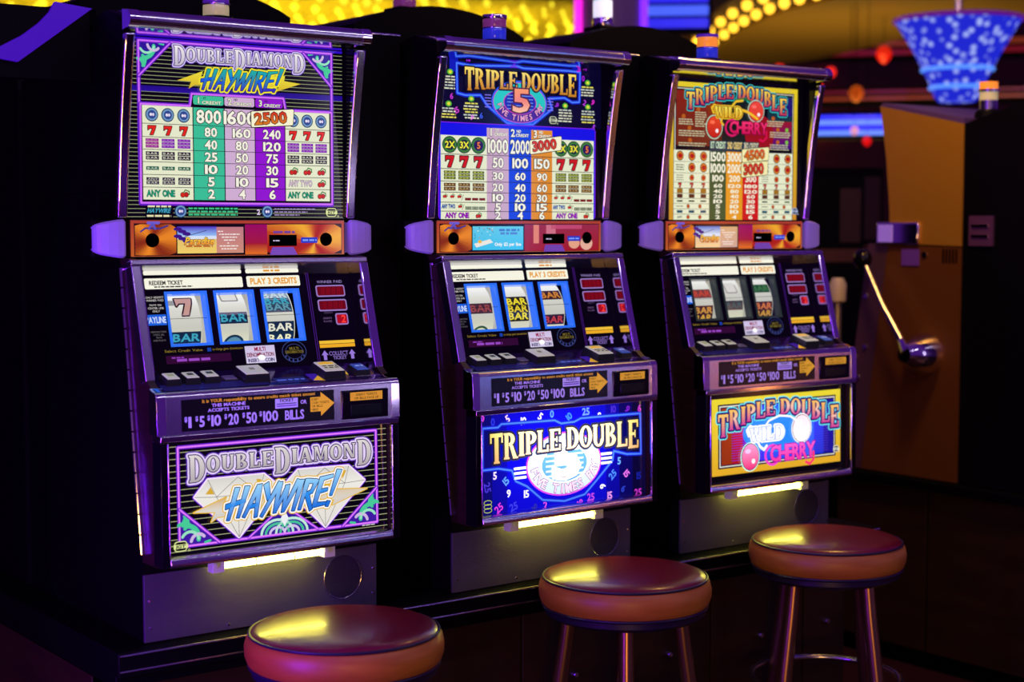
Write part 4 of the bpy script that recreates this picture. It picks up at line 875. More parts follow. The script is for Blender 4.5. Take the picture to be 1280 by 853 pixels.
    for t, s_ in ((.075, 'ONLY HIGHEST'), (.0815, 'WINNER PAID'), (.0915, 'PAYS ON'), (.098, 'CENTER LINE'), (.1045, 'ONLY')): A.text(s_, -.2285, t, .0042, (210, 205, 200), 3, wmax=.040, st='n')
    for t, s_ in ((.148, 'MALFUNCTION'), (.154, 'VOIDS ALL'), (.160, 'PAYS'), (.166, 'AND PLAYS')): A.text(s_, -.2295, t, .0035, (110, 105, 110), 3, wmax=.034, st='n')
    A.rect(-.2555, .1115, -.2085, .134, (24, 92, 215), 3); A.text('PAYLINE', -.2315, .1228, .0125, (200, 215, 250), 4, w=.044)
    A.text('Select Credit Value', -.179, .1895, .0052, (150, 125, 40), 3, w=.085, st='n'); A.rect(-.126, .186, -.117, .194, (20, 60, 160), 3); A.text('to change game denomination', -.079, .1895, .0052, (150, 125, 40), 3, w=.070, st='n')
    A.rect(-.2205, .1990, -.0735, .2165, (46, 6, 44), 2); A.dashes(-.197, -.122, .2095, .0055, (150, 70, 190), 3); A.dashes(-.208, -.18, .204, .003, (140, 60, 180), 3)
    A.ring(.0778, .2035, .0300, .0242, .0018, (50, 60, 110), 3, 30); A.ring(.0778, .2035, .0215, .0170, .0012, (50, 60, 110), 3, 26); A.text('MULTI', .0778, .197, .006, (110, 96, 30), 4, w=.022); A.text('DENOMINATION', .0778, .2045, .006, (110, 96, 30), 4, w=.044)
    for k in range(6):
        a = math.radians(150 - 24 * k); A.line([(.0778 + .0255 * math.cos(a), .2035 + .0185 * math.sin(a)), (.0778 + .0255 * math.cos(a), .2035 + .0225 * math.sin(a))], .003, (60, 70, 140), 4)
    A.build('reel_panel_print', rg, off=OFF)
    A = Art(f_reelart); A.rect(-.0397, .1870, .0310, .2245, ((205, 190, 225), (240, 236, 250), (215, 205, 235)), 4); A.text('MULTI', -.0045, .1945, .0085, (150, 20, 70), 5, w=.026); A.text('DENOMINATION', -.0045, .2065, .0085, (130, 16, 60), 5, w=.064); A.text('INSERT', -.022, .2185, .0072, (30, 24, 90), 5, w=.026); A.text('COIN', .016, .2185, .0072, (30, 24, 90), 5, w=.022); A.ell(-.003, .213, .009, .006, (255, 255, 255), 5.5, 14)
    A.build('denomination_sticker', rg, off=OFF)
    mb = MB(); rf(.1300 + RX, .1322 + RX, .024, .226, RD - .005, RD + .0005); rf(.1348 + RX, .1370 + RX, .024, .226, RD - .005, RD + .0005); P('divider_rail', mb, CHROME, rg)
    for (a0, a1, t0, t1, hotd) in ((.1530, .2265, .058, .0845, False), (.1530, .2265, .0905, .117, False), (.1925, .2245, .1225, .149, True)):
        A = Art(f_reelart); A.rrect(a0, t0, a1, t1, .005, (150, 120, 190), 2); A.rrect(a0 + .003, t0 + .003, a1 - .003, t1 - .003, .003, (104, 4, 10) if not hotd else (170, 8, 24), 3)
        if hotd: A.text('2', (a0 + a1) / 2 + .004, (t0 + t1) / 2, .016, (255, 60, 50), 4, shear=.1)
        else:
            for k in range(4): A.text('8', a0 + .017 + k * .0135, (t0 + t1) / 2, .015, (132, 6, 12), 4, shear=.1, st='n')
        A.build('led_display', rg, off=OFF)
    A = Art(f_reelart)
    A.text('WINNER PAID', .190, .0505, .0062, (150, 130, 190), 3, w=.064, st='n'); A.text('CREDITS', .176, .1205, .004, (90, 70, 110), 3, st='n'); A.text('CREDITS', .172, .133, .004, (120, 90, 140), 3, st='n'); A.text('PLAYED', .172, .140, .004, (120, 90, 140), 3, st='n')
    A.rect(.1418, .1825, .2325, .200, (14, 8, 6), 2); A.rect(.1425, .1835, .2318, .1905, (240, 190, 50), 3); A.rect(.1425, .1915, .2318, .1990, (235, 170, 30), 3)
    for x in (.1525, .2215): A.poly([(x, .205), (x + .0085, .2155), (x + .004, .2155), (x + .004, .2265), (x - .004, .2265), (x - .004, .2155), (x - .0085, .2155)], (150, 118, 215), 3)
    A.text('COLLECT', .187, .2125, .0088, (120, 96, 170), 3, w=.048); A.text('TICKET', .189, .2225, .0072, (120, 96, 170), 3, w=.034)
    A.build('credit_panel_print', rg, off=OFF)
    # button shelf
    mb = MB(); mb.prism_x([(.376, 1.2266), (.376, 1.205), (.272, 1.176), (.266, 1.183), (.270, 1.194), (.276, 1.1975)], -.2588, .2588); P('button_shelf', mb, SHELF, smooth=False)
    A = Art(lambda x, t, l: (x, .374 - .9602 * t - l * .279, 1.2262 - .2792 * t + l * .96), step=.0004)
    A.rect(-.255, .062, -.02, .094, (26, 22, 80), 1); A.build('shelf_band_print', R, m=DECAL, off=OFF); A = Art(A.fn); A.rect(.085, .050, .115, .090, (60, 30, 150), 1); A.poly([(.085, .088), (.112, .060), (.112, .092)], (230, 180, 40), 2); A.poly([(.170, .05), (.188, .044), (.182, .07)], (230, 190, 60), 2); A.build('shelf_arrow_print', R, m=DECAL, off=OFF); A = Art(A.fn); A.rect(.0, .062, .075, .092, (30, 34, 90), 1); A.dashes(.005, .07, .076, .006, (90, 110, 200), 2)
    A.build('shelf_print', R, m=DECAL, off=OFF)
    sl = Vector((0, -.9602, -.2792)); nm = Vector((0, -.2792, .9602))
    def key(name, x0, x1, t0, t1, hgt, capm, capink=None):
        mb = MB(); o3 = Vector((0, .374, 1.2258))
        def pt(x, t, h): return o3 + Vector((x, 0, 0)) + sl * t + nm * h
        def slab(ins0, h0, ins1, h1):
            lo = [pt(x, t, h0) for x, t in ((x0 + ins0, t0 + ins0), (x1 - ins0, t0 + ins0), (x1 - ins0, t1 - ins0), (x0 + ins0, t1 - ins0))]; hi = [pt(x, t, h1) for x, t in ((x0 + ins1, t0 + ins1), (x1 - ins1, t0 + ins1), (x1 - ins1, t1 - ins1), (x0 + ins1, t1 - ins1))]
            mb.face(lo[::-1]); mb.face(hi)
            for k in range(4): mb.face([lo[k], lo[(k + 1) % 4], hi[(k + 1) % 4], hi[k]])
        slab(0, -.002, .0035, hgt); o = P(name, mb, KEYD, bevel=.0015)
        mb = MB(); slab(.0045, hgt + .0002, .0065, hgt + .0022); c = P('button_cap', mb, capm, o, bevel=.0008)
        if capink: A2 = Art(lambda x, t, l: pt(x, t, hgt + .0026 + l)); capink(A2); A2.build('cap_print', o, m=DECAL, off=OFF)
    key('button', -.243, -.207, .030, .071, .014, KEYL, lambda A2: A2.rect(-.233, .044, -.219, .056, (150, 160, 110), 1))
    key('button', -.200, -.164, .030, .070, .014, KEYL, lambda A2: A2.rect(-.190, .044, -.176, .056, (60, 60, 40), 1))
    key('button', -.157, -.120, .028, .069, .014, KEYL, lambda A2: A2.rect(-.147, .042, -.132, .054, (50, 56, 40), 1))
    key('flat_button', -.111, -.074, .034, .064, .003, mat('grey_flat_cap', (.2, .22, .28), .2))
    key('spin_button', -.073, -.012, .022, .080, .018, KEYL, lambda A2: A2.rect(-.05, .044, -.038, .056, (120, 120, 90), 1))
    key('collect_button', .109, .165, .026, .090, .018, KEYL, lambda A2: (A2.poly([(.119, .040), (.136, .035), (.154, .040), (.154, .050), (.119, .050)], (225, 180, 50), 1), A2.dashes(.119, .156, .060, .005, (60, 50, 40), 1), A2.dashes(.119, .156, .070, .005, (60, 50, 40), 1)))
    key('service_button', .196, .234, .034, .078, .012, KEYB, lambda A2: A2.dashes(.205, .225, .054, .004, (160, 190, 240), 1))
    # bill panel
    prof = [(.300, 1.205)] + [(.279 + .0145 * math.cos(a), 1.1845 + .0145 * math.sin(a)) for a in [math.radians(70 + 110 * k / 7) for k in range(8)]] + [(.2632, 1.150), (.2622, 1.113), (.300, 1.113)]
    mb = MB(); mb.prism_x(prof, -.2625, .2625); bp = P('bill_panel', mb, CHROMES, smooth=True)
    for sx in (-1, 1):
        x0, x1 = sorted((sx * .2630, sx * .2835)); mb = MB(); mb.prism_x([(y - .0012, z + .0006) for y, z in prof], x0, x1); P('panel_end_cap', mb, CHROME, bevel=.004)
    A = Art(f_deck, step=.0005)
    A.rect(-.2300, -.0125, .1195, .0510, (5, 3, 9), 2)
    A.text('It is YOUR responsibility to ensure credits match ticket amount', -.056, -.0072, .0062, (205, 150, 40), 4, w=.258)
    A.text('THIS MACHINE', -.127, .0022, .0062, (170, 140, 225), 4, w=.075); A.text('ACCEPTS TICKETS', -.127, .0118, .0062, (170, 140, 225), 4, w=.092)
    A.rect(-.0212, -.0012, .0318, .0188, (170, 150, 230), 4); A.text('TICKET', .005, .0028, .0055, (30, 14, 60), 5, w=.034); A.rect(-.018, .0085, .0285, .0105, (60, 40, 110), 5); A.rect(-.018, .0125, .0285, .0155, (110, 80, 180), 5)
    A.text('OR', .0455, .0085, .0075, (170, 140, 225), 4, w=.014)
    for s_, x, w_ in (('1', -.2133, .0042), ('5', -.1868, .010), ('10', -.1556, .020), ('20', -.1169, .022), ('50', -.0761, .023), ('100', -.0323, .033)):
        A.text('$', x - w_ / 2 - .0065, .0265, .009, (165, 140, 225), 4, w=.0055); A.text(s_, x, .033, .0205, (165, 140, 225), 4, w=w_)
    A.text('BILLS', .0235, .034, .0185, (165, 140, 225), 4, w=.044)
    A.poly([(.0615, .0005), (.0865, .0005), (.0865, -.0095), (.1195, .0155), (.0865, .041), (.0865, .031), (.0615, .031)], (225, 170, 40), 4)
    for k, s_ in enumerate(('INSERT', 'CASH TICKETS', 'OR BILLS', 'HERE')): A.text(s_, .0645, .005 + k * .0072, .0048, (30, 16, 10), 5, al='l', wmax=(.018, .042, .026, .016)[k], st='n')
    A.build('bill_panel_print', bp, m=DECAL, off=OFF)
    mb = MB(); mb.box(.1375, .2535, .2590, .266, 1.1165, 1.1785); ba = P('bill_acceptor', mb, BLACKG, bevel=.003)
    mb = MB(); mb.box(.158, .236, .2575, .2592, 1.124, 1.147); P('bill_slot', mb, mat('green_slot', (.004, .012, .006), .15), ba, bevel=.001)
    A = Art(lambda x, t, l: (x, .2588 - l, 1.17 - t), step=.0004); A.rect(.1565, -.004, .2370, .014, (215, 160, 40), 2); A.text('INSERT TICKETS', .197, .0015, .0048, (40, 22, 10), 3, w=.052, st='n'); A.text('OR BILLS FACE UP', .197, .009, .0048, (40, 22, 10), 3, w=.060, st='n'); A.build('acceptor_sticker', ba, m=DECAL, off=OFF)
    # belly frame
    def rail(name, x0, x1, prof, m): mb = MB(); mb.prism_x(prof, x0, x1); return P(name, mb, m, bevel=.002)
    rail('belly_rail_top', -.2785, .2785, [(.256, 1.1125), (.256, 1.101), (.272, 1.0985), (.296, 1.0985), (.296, 1.1125)], CHROME)
    rail('belly_rail_bottom', -.2620, .2620, [(.2545, .8645), (.2525, .8530), (.256, .8475), (.296, .8475), (.296, .868), (.262, .868)], CHROMES)
    for sx in (-1, 1):
        x0, x1 = sorted((sx * .2622, sx * .2785)); rail('belly_rail_side', x0, x1, [(.258, 1.100), (.255, .8475), (.296, .8475), (.296, 1.100)], BLACKG)
        x0, x1 = sorted((sx * .2606, sx * .2640)); rail('belly_rail_edge', x0, x1, [(.2570, 1.098), (.2540, .866), (.264, .866), (.266, 1.098)], CHROME)
    rail('door_bottom', -.2615, .2615, [(.285, .8465), (.285, .8405), (.356, .8405), (.356, .8465)], BLACK)
    # lamp tube under the belly
    mb = MB(); mb.tube([(-.120, .312, .8265), (.115, .312, .8265)], .0065, 12); tb = P('tube_lamp', mb, YLAMP, smooth=True)
    for x in (-.135, .128): mb = MB(); mb.box(x - .014, x + .014, .300, .324, .815, .8400); mb.tube([(x - .010, .3, .832), (x - .010, .294, .832)], .006, 10); P('lamp_socket', mb, mat('clear_socket', (.5, .5, .4), .15, emit=(.4, .4, .15), estr=.12), tb, bevel=.003)
    for x in (-.045, .045): mb = MB(); mb.tube([(x - .0015, .312, .8265), (x + .0015, .312, .8265)], .0072, 12); P('lamp_clip', mb, CHROMES, tb)
    # kick plate
    mb = MB(); mb.box(-.277, .277, .351, .359, .6790, .8195); kp = P('kick_plate', mb, BRUSHED, bevel=.001)
    mb = MB(); mb.tube([(.189, .3492, .755), (.189, .3508, .755)], .0470, 36); sg = P('speaker_grille', mb, mat('speaker_cloth', (.012, .008, .016), .7, bump=((400, 400, 400), .6, .003)))
    mb = MB(); N_ = 36; mb.tube([(.189 + .0475 * math.cos(2 * PI * q / N_), .3498, .755 + .0475 * math.sin(2 * PI * q / N_)) for q in range(N_ + 1)], .0010, 6, cap=False); P('grille_rim', mb, CHROMES, sg)
    for x, z in ((-.267, .765), (-.265, .709), (.267, .765), (.267, .709), (-.09, .690), (.09, .69)): mb = MB(); mb.tube([(x, .3485, z), (x, .351, z)], [.0022, .0032], 10); P('screw', mb, CHROME, kp)
    # candle on the roof
    x0, z = candle[0], 1.972
    mb = MB(); mb.lathe([(.036, -.012), (.036, .004), (.029, .006)], (x0, .5, z), 28); cn = P('candle', mb, BLACKG, smooth=True)
    z += .006
    for (h, r, m) in candle[1]:
        mb = MB(); mb.lathe([(r * .97, 0), (r, .002), (r, h - .002), (r * .97, h)], (x0, .5, z), 28); P('candle_segment', mb, m, cn, smooth=True); z += h
    return R
def glow(n, c, e): return mat(n, lin(c), .15, emit=lin(c), estr=e)
VIOL = glow('violet_candle', (90, 40, 170), .35); PINKC = glow('mauve_candle', (120, 50, 110), .45); BLUEC = glow('blue_candle', (40, 50, 200), .5); ORANGEC = glow('orange_candle', (225, 130, 40), .9); CREAMC = glow('cream_candle', (190, 180, 130), .45); WHITEC = glow('white_candle', (225, 225, 245), 1.0)
TEAL = (60, 160, 185)
machine(0, 'nearest slot machine, violet pay table and two large diamonds on its lower glass', (.28, .2, ZB), 0, art_one,
        (-.026, [(.022, .028, CREAMC), (.005, .0305, CHROME), (.018, .028, VIOL), (.004, .0305, CHROME)]),
        [[('seven', .093), ('bar', .160, TEAL)], [('box', .072), ('bar', .122, TEAL), ('arc', .180)], [('bar', .070, (200, 215, 225), (150, 170, 185)), ('bar', .086, TEAL, (50, 80, 100)), ('bar', .101, (90, 150, 170), (40, 60, 80)), ('bar', .146, (225, 225, 205)), ('bar', .170, (235, 235, 190))]], 'a')
machine(1, 'middle slot machine, blue pay table and a large five emblem on both glasses', (.28 + SY + .0153, .2 + .0008, ZB), .0243, art_two,
        (-.040, [(.026, .0285, BLUEC), (.003, .0305, CHROME), (.020, .0285, PINKC), (.010, .0305, CHROME)]),
        [[('bar', .122, (150, 70, 70), (70, 40, 50)), ('arc', .185)], [('bar', .108, (240, 220, 40), (30, 30, 14)), ('bar', .126, (230, 205, 40), (30, 30, 14)), ('bar', .144, (240, 220, 40), (30, 30, 14))], [('bar', .094, (210, 130, 40), (60, 30, 20)), ('bar', .156, (190, 60, 70), (50, 20, 40))]], 'b')
machine(2, 'slot machine farthest right in the row, gold framed artwork with red cherries', (.28 + 2 * SY - .0076, .2 + .0067, ZB), -.0077, art_three,
        (-.059, [(.026, .0285, BLUEC), (.003, .0305, CHROME), (.026, .0275, ORANGEC), (.008, .0305, VIOL)]),
        [[('bar', .105, (200, 70, 40), (120, 60, 50)), ('bar', .150, (210, 150, 60), (60, 30, 30)), ('bar', .170, (220, 170, 60), (60, 30, 30))], [('box', .095), ('bar', .140, (60, 90, 90), (60, 60, 60))], [('bar', .095, (60, 120, 60), (30, 80, 40)), ('bar', .145, (215, 120, 60), (70, 30, 30)), ('bar', .165, (215, 160, 60), (70, 40, 30))]], 'c')

# ------------------------------------------------------------------ fillers between the machines and an added violet sheen panel
def filler(label, x0, x1):
    r = root('filler_panel', label, 'filler panel', ((x0 + x1) / 2, .74, ZB)); of = ((x0 + x1) / 2, .74, ZB)
    mb = MB(); mb.box(x0, x1, .525, .985, ZB + .0005, 1.971); obj('panel', mb, BLACK, r, of)
    mb = MB(); mb.tube([(x0, .526, 1.972), (x1, .526, 1.972)], .004, 10); obj('edge_trim', mb, CHROMES, r, of, smooth=True)
filler('black filler panel between the nearest and middle slot machines', .563, .738)
filler('black filler panel between the middle and farthest slot machines', 1.326, 1.479)
r = root('added_violet_sheen', 'violet sheen at the left end of the row, standing in for reflected light', 'added sheen', (-.26, .58, ZB)); of = (-.26, .58, ZB)
mb = MB(); mb.box(-.52, -.003, .566, .600, 1.83, 1.977); obj('added_sheen_board', mb, BLACK, r, of)  # board and post added to carry the sheen shape
mb = MB(); mb.box(-.50, -.44, .570, .598, ZB + .0005, 1.83); obj('added_sheen_post', mb, BLACK, r, of)
mb = MB(); mb.prism_dir([(-.080, .556, 1.988), (-.001, .556, 1.980), (-.160, .556, 1.861), (-.200, .556, 1.866), (-.200, .556, 1.887), (-.150, .556, 1.915), (-.115, .556, 1.942), (-.092, .556, 1.966)], (0, .0095, 0)); obj('sheen_face', mb, mat('violet_sheen', (.02, .0, .1), .4, emit=lin((58, 4, 168)), estr=.9), r, of)  # glowing shape stands in for violet light reflected on a black panel

# ------------------------------------------------------------------ back row: machines standing back to back with the first row
def rear(label, x, segs, y0=None, wing=0):
    r = root('back_row_machine', label, 'slot machine', (x, 1.32, ZB), 0, 'slot machines of the back row'); of = (x, 1.32, ZB)
    mb = MB(); mb.box(x - .285, x + .285, y0 or 1.03, 1.60, ZB + .0005, 2.045); obj('cabinet', mb, BLACK, r, of)
    if wing: mb = MB(); mb.box(x - .286 - wing, x - .286, 1.03, 1.60, ZB + .0005, 1.98); obj('side_cabinet', mb, BLACK, r, of)
    if y0: mb = MB(); mb.box(x - .28, -.075, y0 + .01, 1.6, 0, ZB); obj('base', mb, STAND, r, of)
    n = 16; pts = [(x - .29, 1.12, 2.046)] + [(x - .29 + .58 * k / n, 1.12, 2.078 + (.06 if y0 else 0) + .068 * math.sin(PI * k / n) ** .8) for k in range(n + 1)] + [(x + .29, 1.12, 2.046)]
    mb = MB(); mb.prism_dir(pts, (0, .40, 0)); obj('domed_top', mb, BLACK, r, of, smooth=False)
    mb = MB(); mb.box(x - .045, x + .045, 1.27, 1.36, 2.13, 2.162); obj('candle_base', mb, BLACK, r, of, bevel=.004)
    z = 2.1625
    for (h, rad, m) in segs:
        mb = MB(); mb.lathe([(rad * .97, 0), (rad, .002), (rad, h - .002), (rad * .97, h)], (x, 1.315, z), 24); obj('candle_segment', mb, m, r, of, smooth=True); z += h
rear('black back row slot machine at the far left edge', -.288, [(.02, .034, CHROME), (.04, .031, VIOL)], 1.26)
rear('black back row slot machine behind the nearest machine', .487, [(.02, .034, CHROME), (.04, .031, VIOL)], None, .195)
rear('black back row slot machine behind the gap left of the middle machine', 1.262, [(.022, .034, PINKC), (.05, .031, VIOL)])
rear('black back row slot machine behind the gap left of the farthest machine', 2.015, [(.028, .034, CHROME), (.055, .031, WHITEC), (.006, .033, CHROME)])

# ------------------------------------------------------------------ stools
def stool(label, x, y, rot):
    R = root('bar_stool', label, 'stool', (x, y, 0), rot, 'round stools in front of the machines'); z0 = .73
    mb = MB(); mb.lathe([(.0005, .012), (.05, .0115), (.10, .0095), (.145, .006), (.172, .0015), (.185, -.004), (.189, -.010)], (0, 0, z0), 64); obj('seat_top', mb, LEATHER, R, smooth=True)
    mb = MB(); mb.lathe([(.187, -.010), (.196, -.018), (.200, -.034), (.199, -.052), (.194, -.066), (.186, -.074)], (0, 0, z0), 64); sd = obj('seat_side', mb, TAN, R, smooth=True)
    mb = MB(); mb.tube([(.1985 * math.cos(1.9), .1985 * math.sin(1.9), z0 - .018), (.2012 * math.cos(1.9), .2012 * math.sin(1.9), z0 - .040), (.196 * math.cos(1.9), .196 * math.sin(1.9), z0 - .066)], .0012, 6); obj('seam', mb, TAN, sd)
    mb = MB(); mb.torus((0, 0, z0 - .0085), .1895, .0032, 64, 8); obj('top_piping', mb, PIPING, R, smooth=True)
    mb = MB(); mb.torus((0, 0, z0 - .073), .1895, .0042, 64, 8); obj('bottom_piping', mb, PIPING, R, smooth=True)
    mb = MB(); mb.lathe([(.17, -.100), (.186, -.090), (.186, -.072)], (0, 0, z0), 48); obj('seat_base', mb, PIPING, R, smooth=True)
    for k in range(4):
        a = PI / 2 * k; ca, sa = math.cos(a), math.sin(a)
        path = [(r_ * ca, r_ * sa, z) for r_, z in ((.128, z0 - .095), (.138, .55), (.160, .40), (.185, .22), (.205, .03), (.208, .0))]
        mb = MB(); mb.tube(path, [.017, .0175, .018, .017, .015, .017], 14); lg = obj('leg', mb, BRONZE, R, smooth=True)
        mb = MB(); mb.lathe([(.020, .0), (.020, .012), (.016, .016)], (.208 * ca, .208 * sa, 0), 16); obj('foot_cap', mb, PIPING, lg)
    mb = MB(); mb.torus((0, 0, .365), .190, .0085, 64, 10); obj('foot_ring', mb, CHROMES, R, smooth=True)
CAMXY = (-1.3208, -2.68)
def toward(x, y): return math.atan2(CAMXY[1] - y, CAMXY[0] - x)
stool('round stool with yellow gleam on its seat, in front of the diamond machine', .303, .063, toward(.3, .06) + .9)
stool('round stool in front of the middle slot machine', 1.078, .105, toward(1.07, .1) + .03)
stool('round stool in front of the farthest slot machine, foot ring showing', 1.768, .112, toward(1.77, .11) + PI / 4 + .12)

# ------------------------------------------------------------------ bank across the aisle: lever machine facing away, dark machine behind its back
RL = (3.079, 1.081); aR = -PI / 2
LM = root('lever_slot_machine', 'slot machine with amber gold side panel and pull lever, right of the row', 'slot machine', (RL[0], RL[1], .66), aR)
lo_ = (0, 0, .66)
def side_poly(name, pts, y0, y1, m, parent, **k):
    mb = MB(); mb.prism_dir([(x, y0, z) for x, z in pts], (0, y1 - y0, 0)); return obj(name, mb, m, parent, lo_, **k)
curve = [(0, 1.944), (.015, 1.868), (.032, 1.757), (.046, 1.618), (.051, 1.541)]
side_poly('cabinet', curve + [(.045, 1.465), (-.024, .970), (-.062, .662), (.356, .662), (.356, 1.864)], .007, .55, BLACK, LM)
side_poly('side_panel_upper', curve + [(.048, 1.468), (.356, 1.460), (.356, 1.866)], 0, .0065, GOLD, LM)
side_poly('side_panel_lower', [(.046, 1.463), (-.022, .970), (-.060, .664), (.356, .664), (.356, 1.455)], 0, .0065, mat('gold_panel_shaded', (.20, .065, .010), .4, .4), LM)  # same gold panel, its shade put into a darker colour
side_poly('door_edge', [(-.045, 1.466), (.044, 1.466), (-.026, .970), (-.064, .664), (-.155, .664), (-.120, .962)], .002, .54, mat('mauve_grey_metal', (.16, .07, .12), .4, .5), LM)
for x, z in ((-.05, 1.10), (-.095, 1.06), (-.08, .99), (-.05, 1.28), (-.11, .84)):
    mb = MB(); mb.tube([(x, .003, z), (x, -.005, z)], [.010, .008], 12); obj('bolt', mb, CHROMES, LM, lo_, smooth=True)
mb = MB(); mb.box(.0, .185, -.014, .0, 1.464, 1.540); cl_ = obj('chrome_lens', mb, CHROME, LM, lo_, bevel=.012)
for k in range(5):
    mb = MB(); mb.box(.014 + k * .013, .022 + k * .013, -.018, -.0142, 1.472, 1.532); obj('lens_rib', mb, mat('lilac_rib', (.3, .2, .6), .2, emit=(.25, .12, .6), estr=.5), cl_, lo_)
side_poly('violet_plate', [(.109, 1.448), (.182, 1.448), (.182, 1.392), (.109, 1.392)], -.004, 0, mat('violet_plate', (.10, .03, .16), .4, emit=(.05, .01, .1), estr=.5), LM)
mb = MB(); mb.tube([(.205, -.004, 1.430), (.205, 0, 1.430)], .011, 16); obj('key_lock', mb, CHROME, LM, lo_, smooth=True)
for k in range(5):
    mb = MB(); mb.box(.280 + k * .0135, .287 + k * .0135, -.0012, .003, 1.402, 1.450); obj('vent_slot', mb, DARKHOLE, LM, lo_)
lv = MB(); lv.tube([(-.02, -.05, 1.405), (.085, -.075, 1.26), (.180, -.085, 1.140)], [.009, .010, .014], 12); L_ = obj('lever', lv, CHROMES, LM, lo_, smooth=True)
mb = MB(); mb.lathe([(.002, .036), (.018, .031), (.030, .016), (.034, 0), (.030, -.016), (.018, -.031), (.002, -.036)], (-.025, -.05, 1.412), 20); obj('lever_knob', mb, BLACKG, L_, lo_, smooth=True)
mb = MB(); mb.tube([(.215, .0, 1.090), (.215, -.03, 1.090), (.215, -.085, 1.095), (.215, -.11, 1.095)], [.075, .072, .045, .028], 24); mb.tube([(.180, -.085, 1.140), (.215, -.095, 1.10)], [.014, .026], 12); obj('lever_hub', mb, CHROME, L_, lo_, smooth=True)
side_poly('roof', [(0, 1.9445), (.356, 1.8665), (.356, 1.885), (.01, 1.955)], .002, .55, mat('violet_roof', (.10, .05, .2), .4), LM)
DM = root('dark_slot_machine', 'glossy black slot machine at the right edge, backed against the gold sided machine', 'slot machine', (RL[0], RL[1], .66), aR)
side_poly('cabinet', [(.358, 1.866), (.60, 1.930), (.95, 1.99), (.90, 1.54), (.98, 1.0), (.95, .662), (.358, .662)], .004, .55, BLACKG, DM)
tp = side_poly('ticket_plate', [(.388, 1.561), (.482, 1.561), (.482, 1.462), (.388, 1.462)], -.004, .004, mat('mauve_plate', (.14, .05, .12), .35, .3), DM)
for z in (1.490, 1.524): side_poly('ticket_slot', [(.400, z), (.466, z), (.466, z + .009), (.400, z + .009)], -.008, -.0042, CHROME, tp)
mb = MB(); mb.lathe([(.046, 0), (.042, .02), (.03, .028)], (.408, .06, 1.885), 24); cb = obj('candle', mb, BLACK, DM, lo_, smooth=True)
z = 1.912
for h, r_, m in ((.03, .030, CHROMES), (.028, .030, CREAMC), (.008, .033, CHROME), (.024, .030, ORANGEC)):
    mb = MB(); mb.lathe([(r_, 0), (r_, h)], (.408, .06, z), 20); obj('candle_segment', mb, m, cb, lo_, smooth=True); z += h
bs = root('bank_stand', 'dark brown stand under the gold sided lever machine and its neighbour', 'stand', (3.4, .6, 0)); b2 = (3.4, .6, 0)
mb = MB(); mb.box(3.05, 3.68, .0, 1.27, .625, .659); obj('top_board', mb, BLACK, bs, b2, bevel=.004)
for a, b in ((.02, .42), (.428, .84), (.848, 1.25)): mb = MB(); mb.box(3.079, 3.085, a, b, .06, .62); obj('side_panel', mb, STAND, bs, b2, bevel=.002)
mb = MB(); mb.box(3.086, 3.66, .02, 1.25, 0, .624); obj('carcass', mb, DARKHOLE, bs, b2)

# ------------------------------------------------------------------ room beyond
def ceil_mat():
    m = bpy.data.materials.new('gold_sequin_ceiling'); m.use_nodes = True; nt = m.node_tree; b = nt.nodes['Principled BSDF']; b.inputs['Base Color'].default_value = (.75, .55, .06, 1); b.inputs['Roughness'].default_value = .45; b.inputs['Metallic'].default_value = .3
    tc = nt.nodes.new('ShaderNodeTexCoord'); v = nt.nodes.new('ShaderNodeTexVoronoi'); v.inputs['Scale'].default_value = 7; nt.links.new(tc.outputs['Object'], v.inputs['Vector'])
    bp = nt.nodes.new('ShaderNodeBump'); bp.inputs['Strength'].default_value = .9; bp.inputs['Distance'].default_value = .08; nt.links.new(v.outputs['Distance'], bp.inputs['Height']); nt.links.new(bp.outputs[0], b.inputs['Normal'])
    return m
mb = MB(); mb.prism_dir([(-1.5, 6.5, 3.0), (3.4, 3.2, 3.0), (8.6, 9.4, 3.0), (4, 15.0, 3.0)], (0, 0, .1)); obj('ceiling', mb, ceil_mat(), kind='structure')
mb = MB(); rnd = random.Random(3)
oct_ = [(1, 0, 0), (-1, 0, 0), (0, 1, 0), (0, -1, 0), (0, 0, 1), (0, 0, -1)]; of_ = [(0, 2, 4), (2, 1, 4), (1, 3, 4), (3, 0, 4), (2, 0, 5), (1, 2, 5), (3, 1, 5), (0, 3, 5)]
for i in range(42):
    for j in range(46):
        x = 1.2 + .165 * j + .04 * math.sin(i); y = 5.0 + .21 * i + rnd.uniform(-.03, .03)
        if (y - 3.2) < (x - 3.4) * (6.2 / 5.2) + .15 or y > 14 - max(0, x - 4) * 1.2 or rnd.random() < .18: continue
        rr = rnd.choice((.022, .028, .034)); k = len(mb.v); mb.v += [(x + a * rr, y + b * rr, 2.955 + c * rr) for a, b, c in oct_]
        for f in of_: mb.f.append(tuple(k + q for q in f)); mb.c.append(None)
o = obj('ceiling_bulbs', mb, mat('yellow_bulb', (.9, .8, .1), .4, emit=(1.0, .84, .03), estr=1.15), kind='stuff'); tag(o, 'countless small yellow bulbs glittering on the gold ceiling', 'lights')

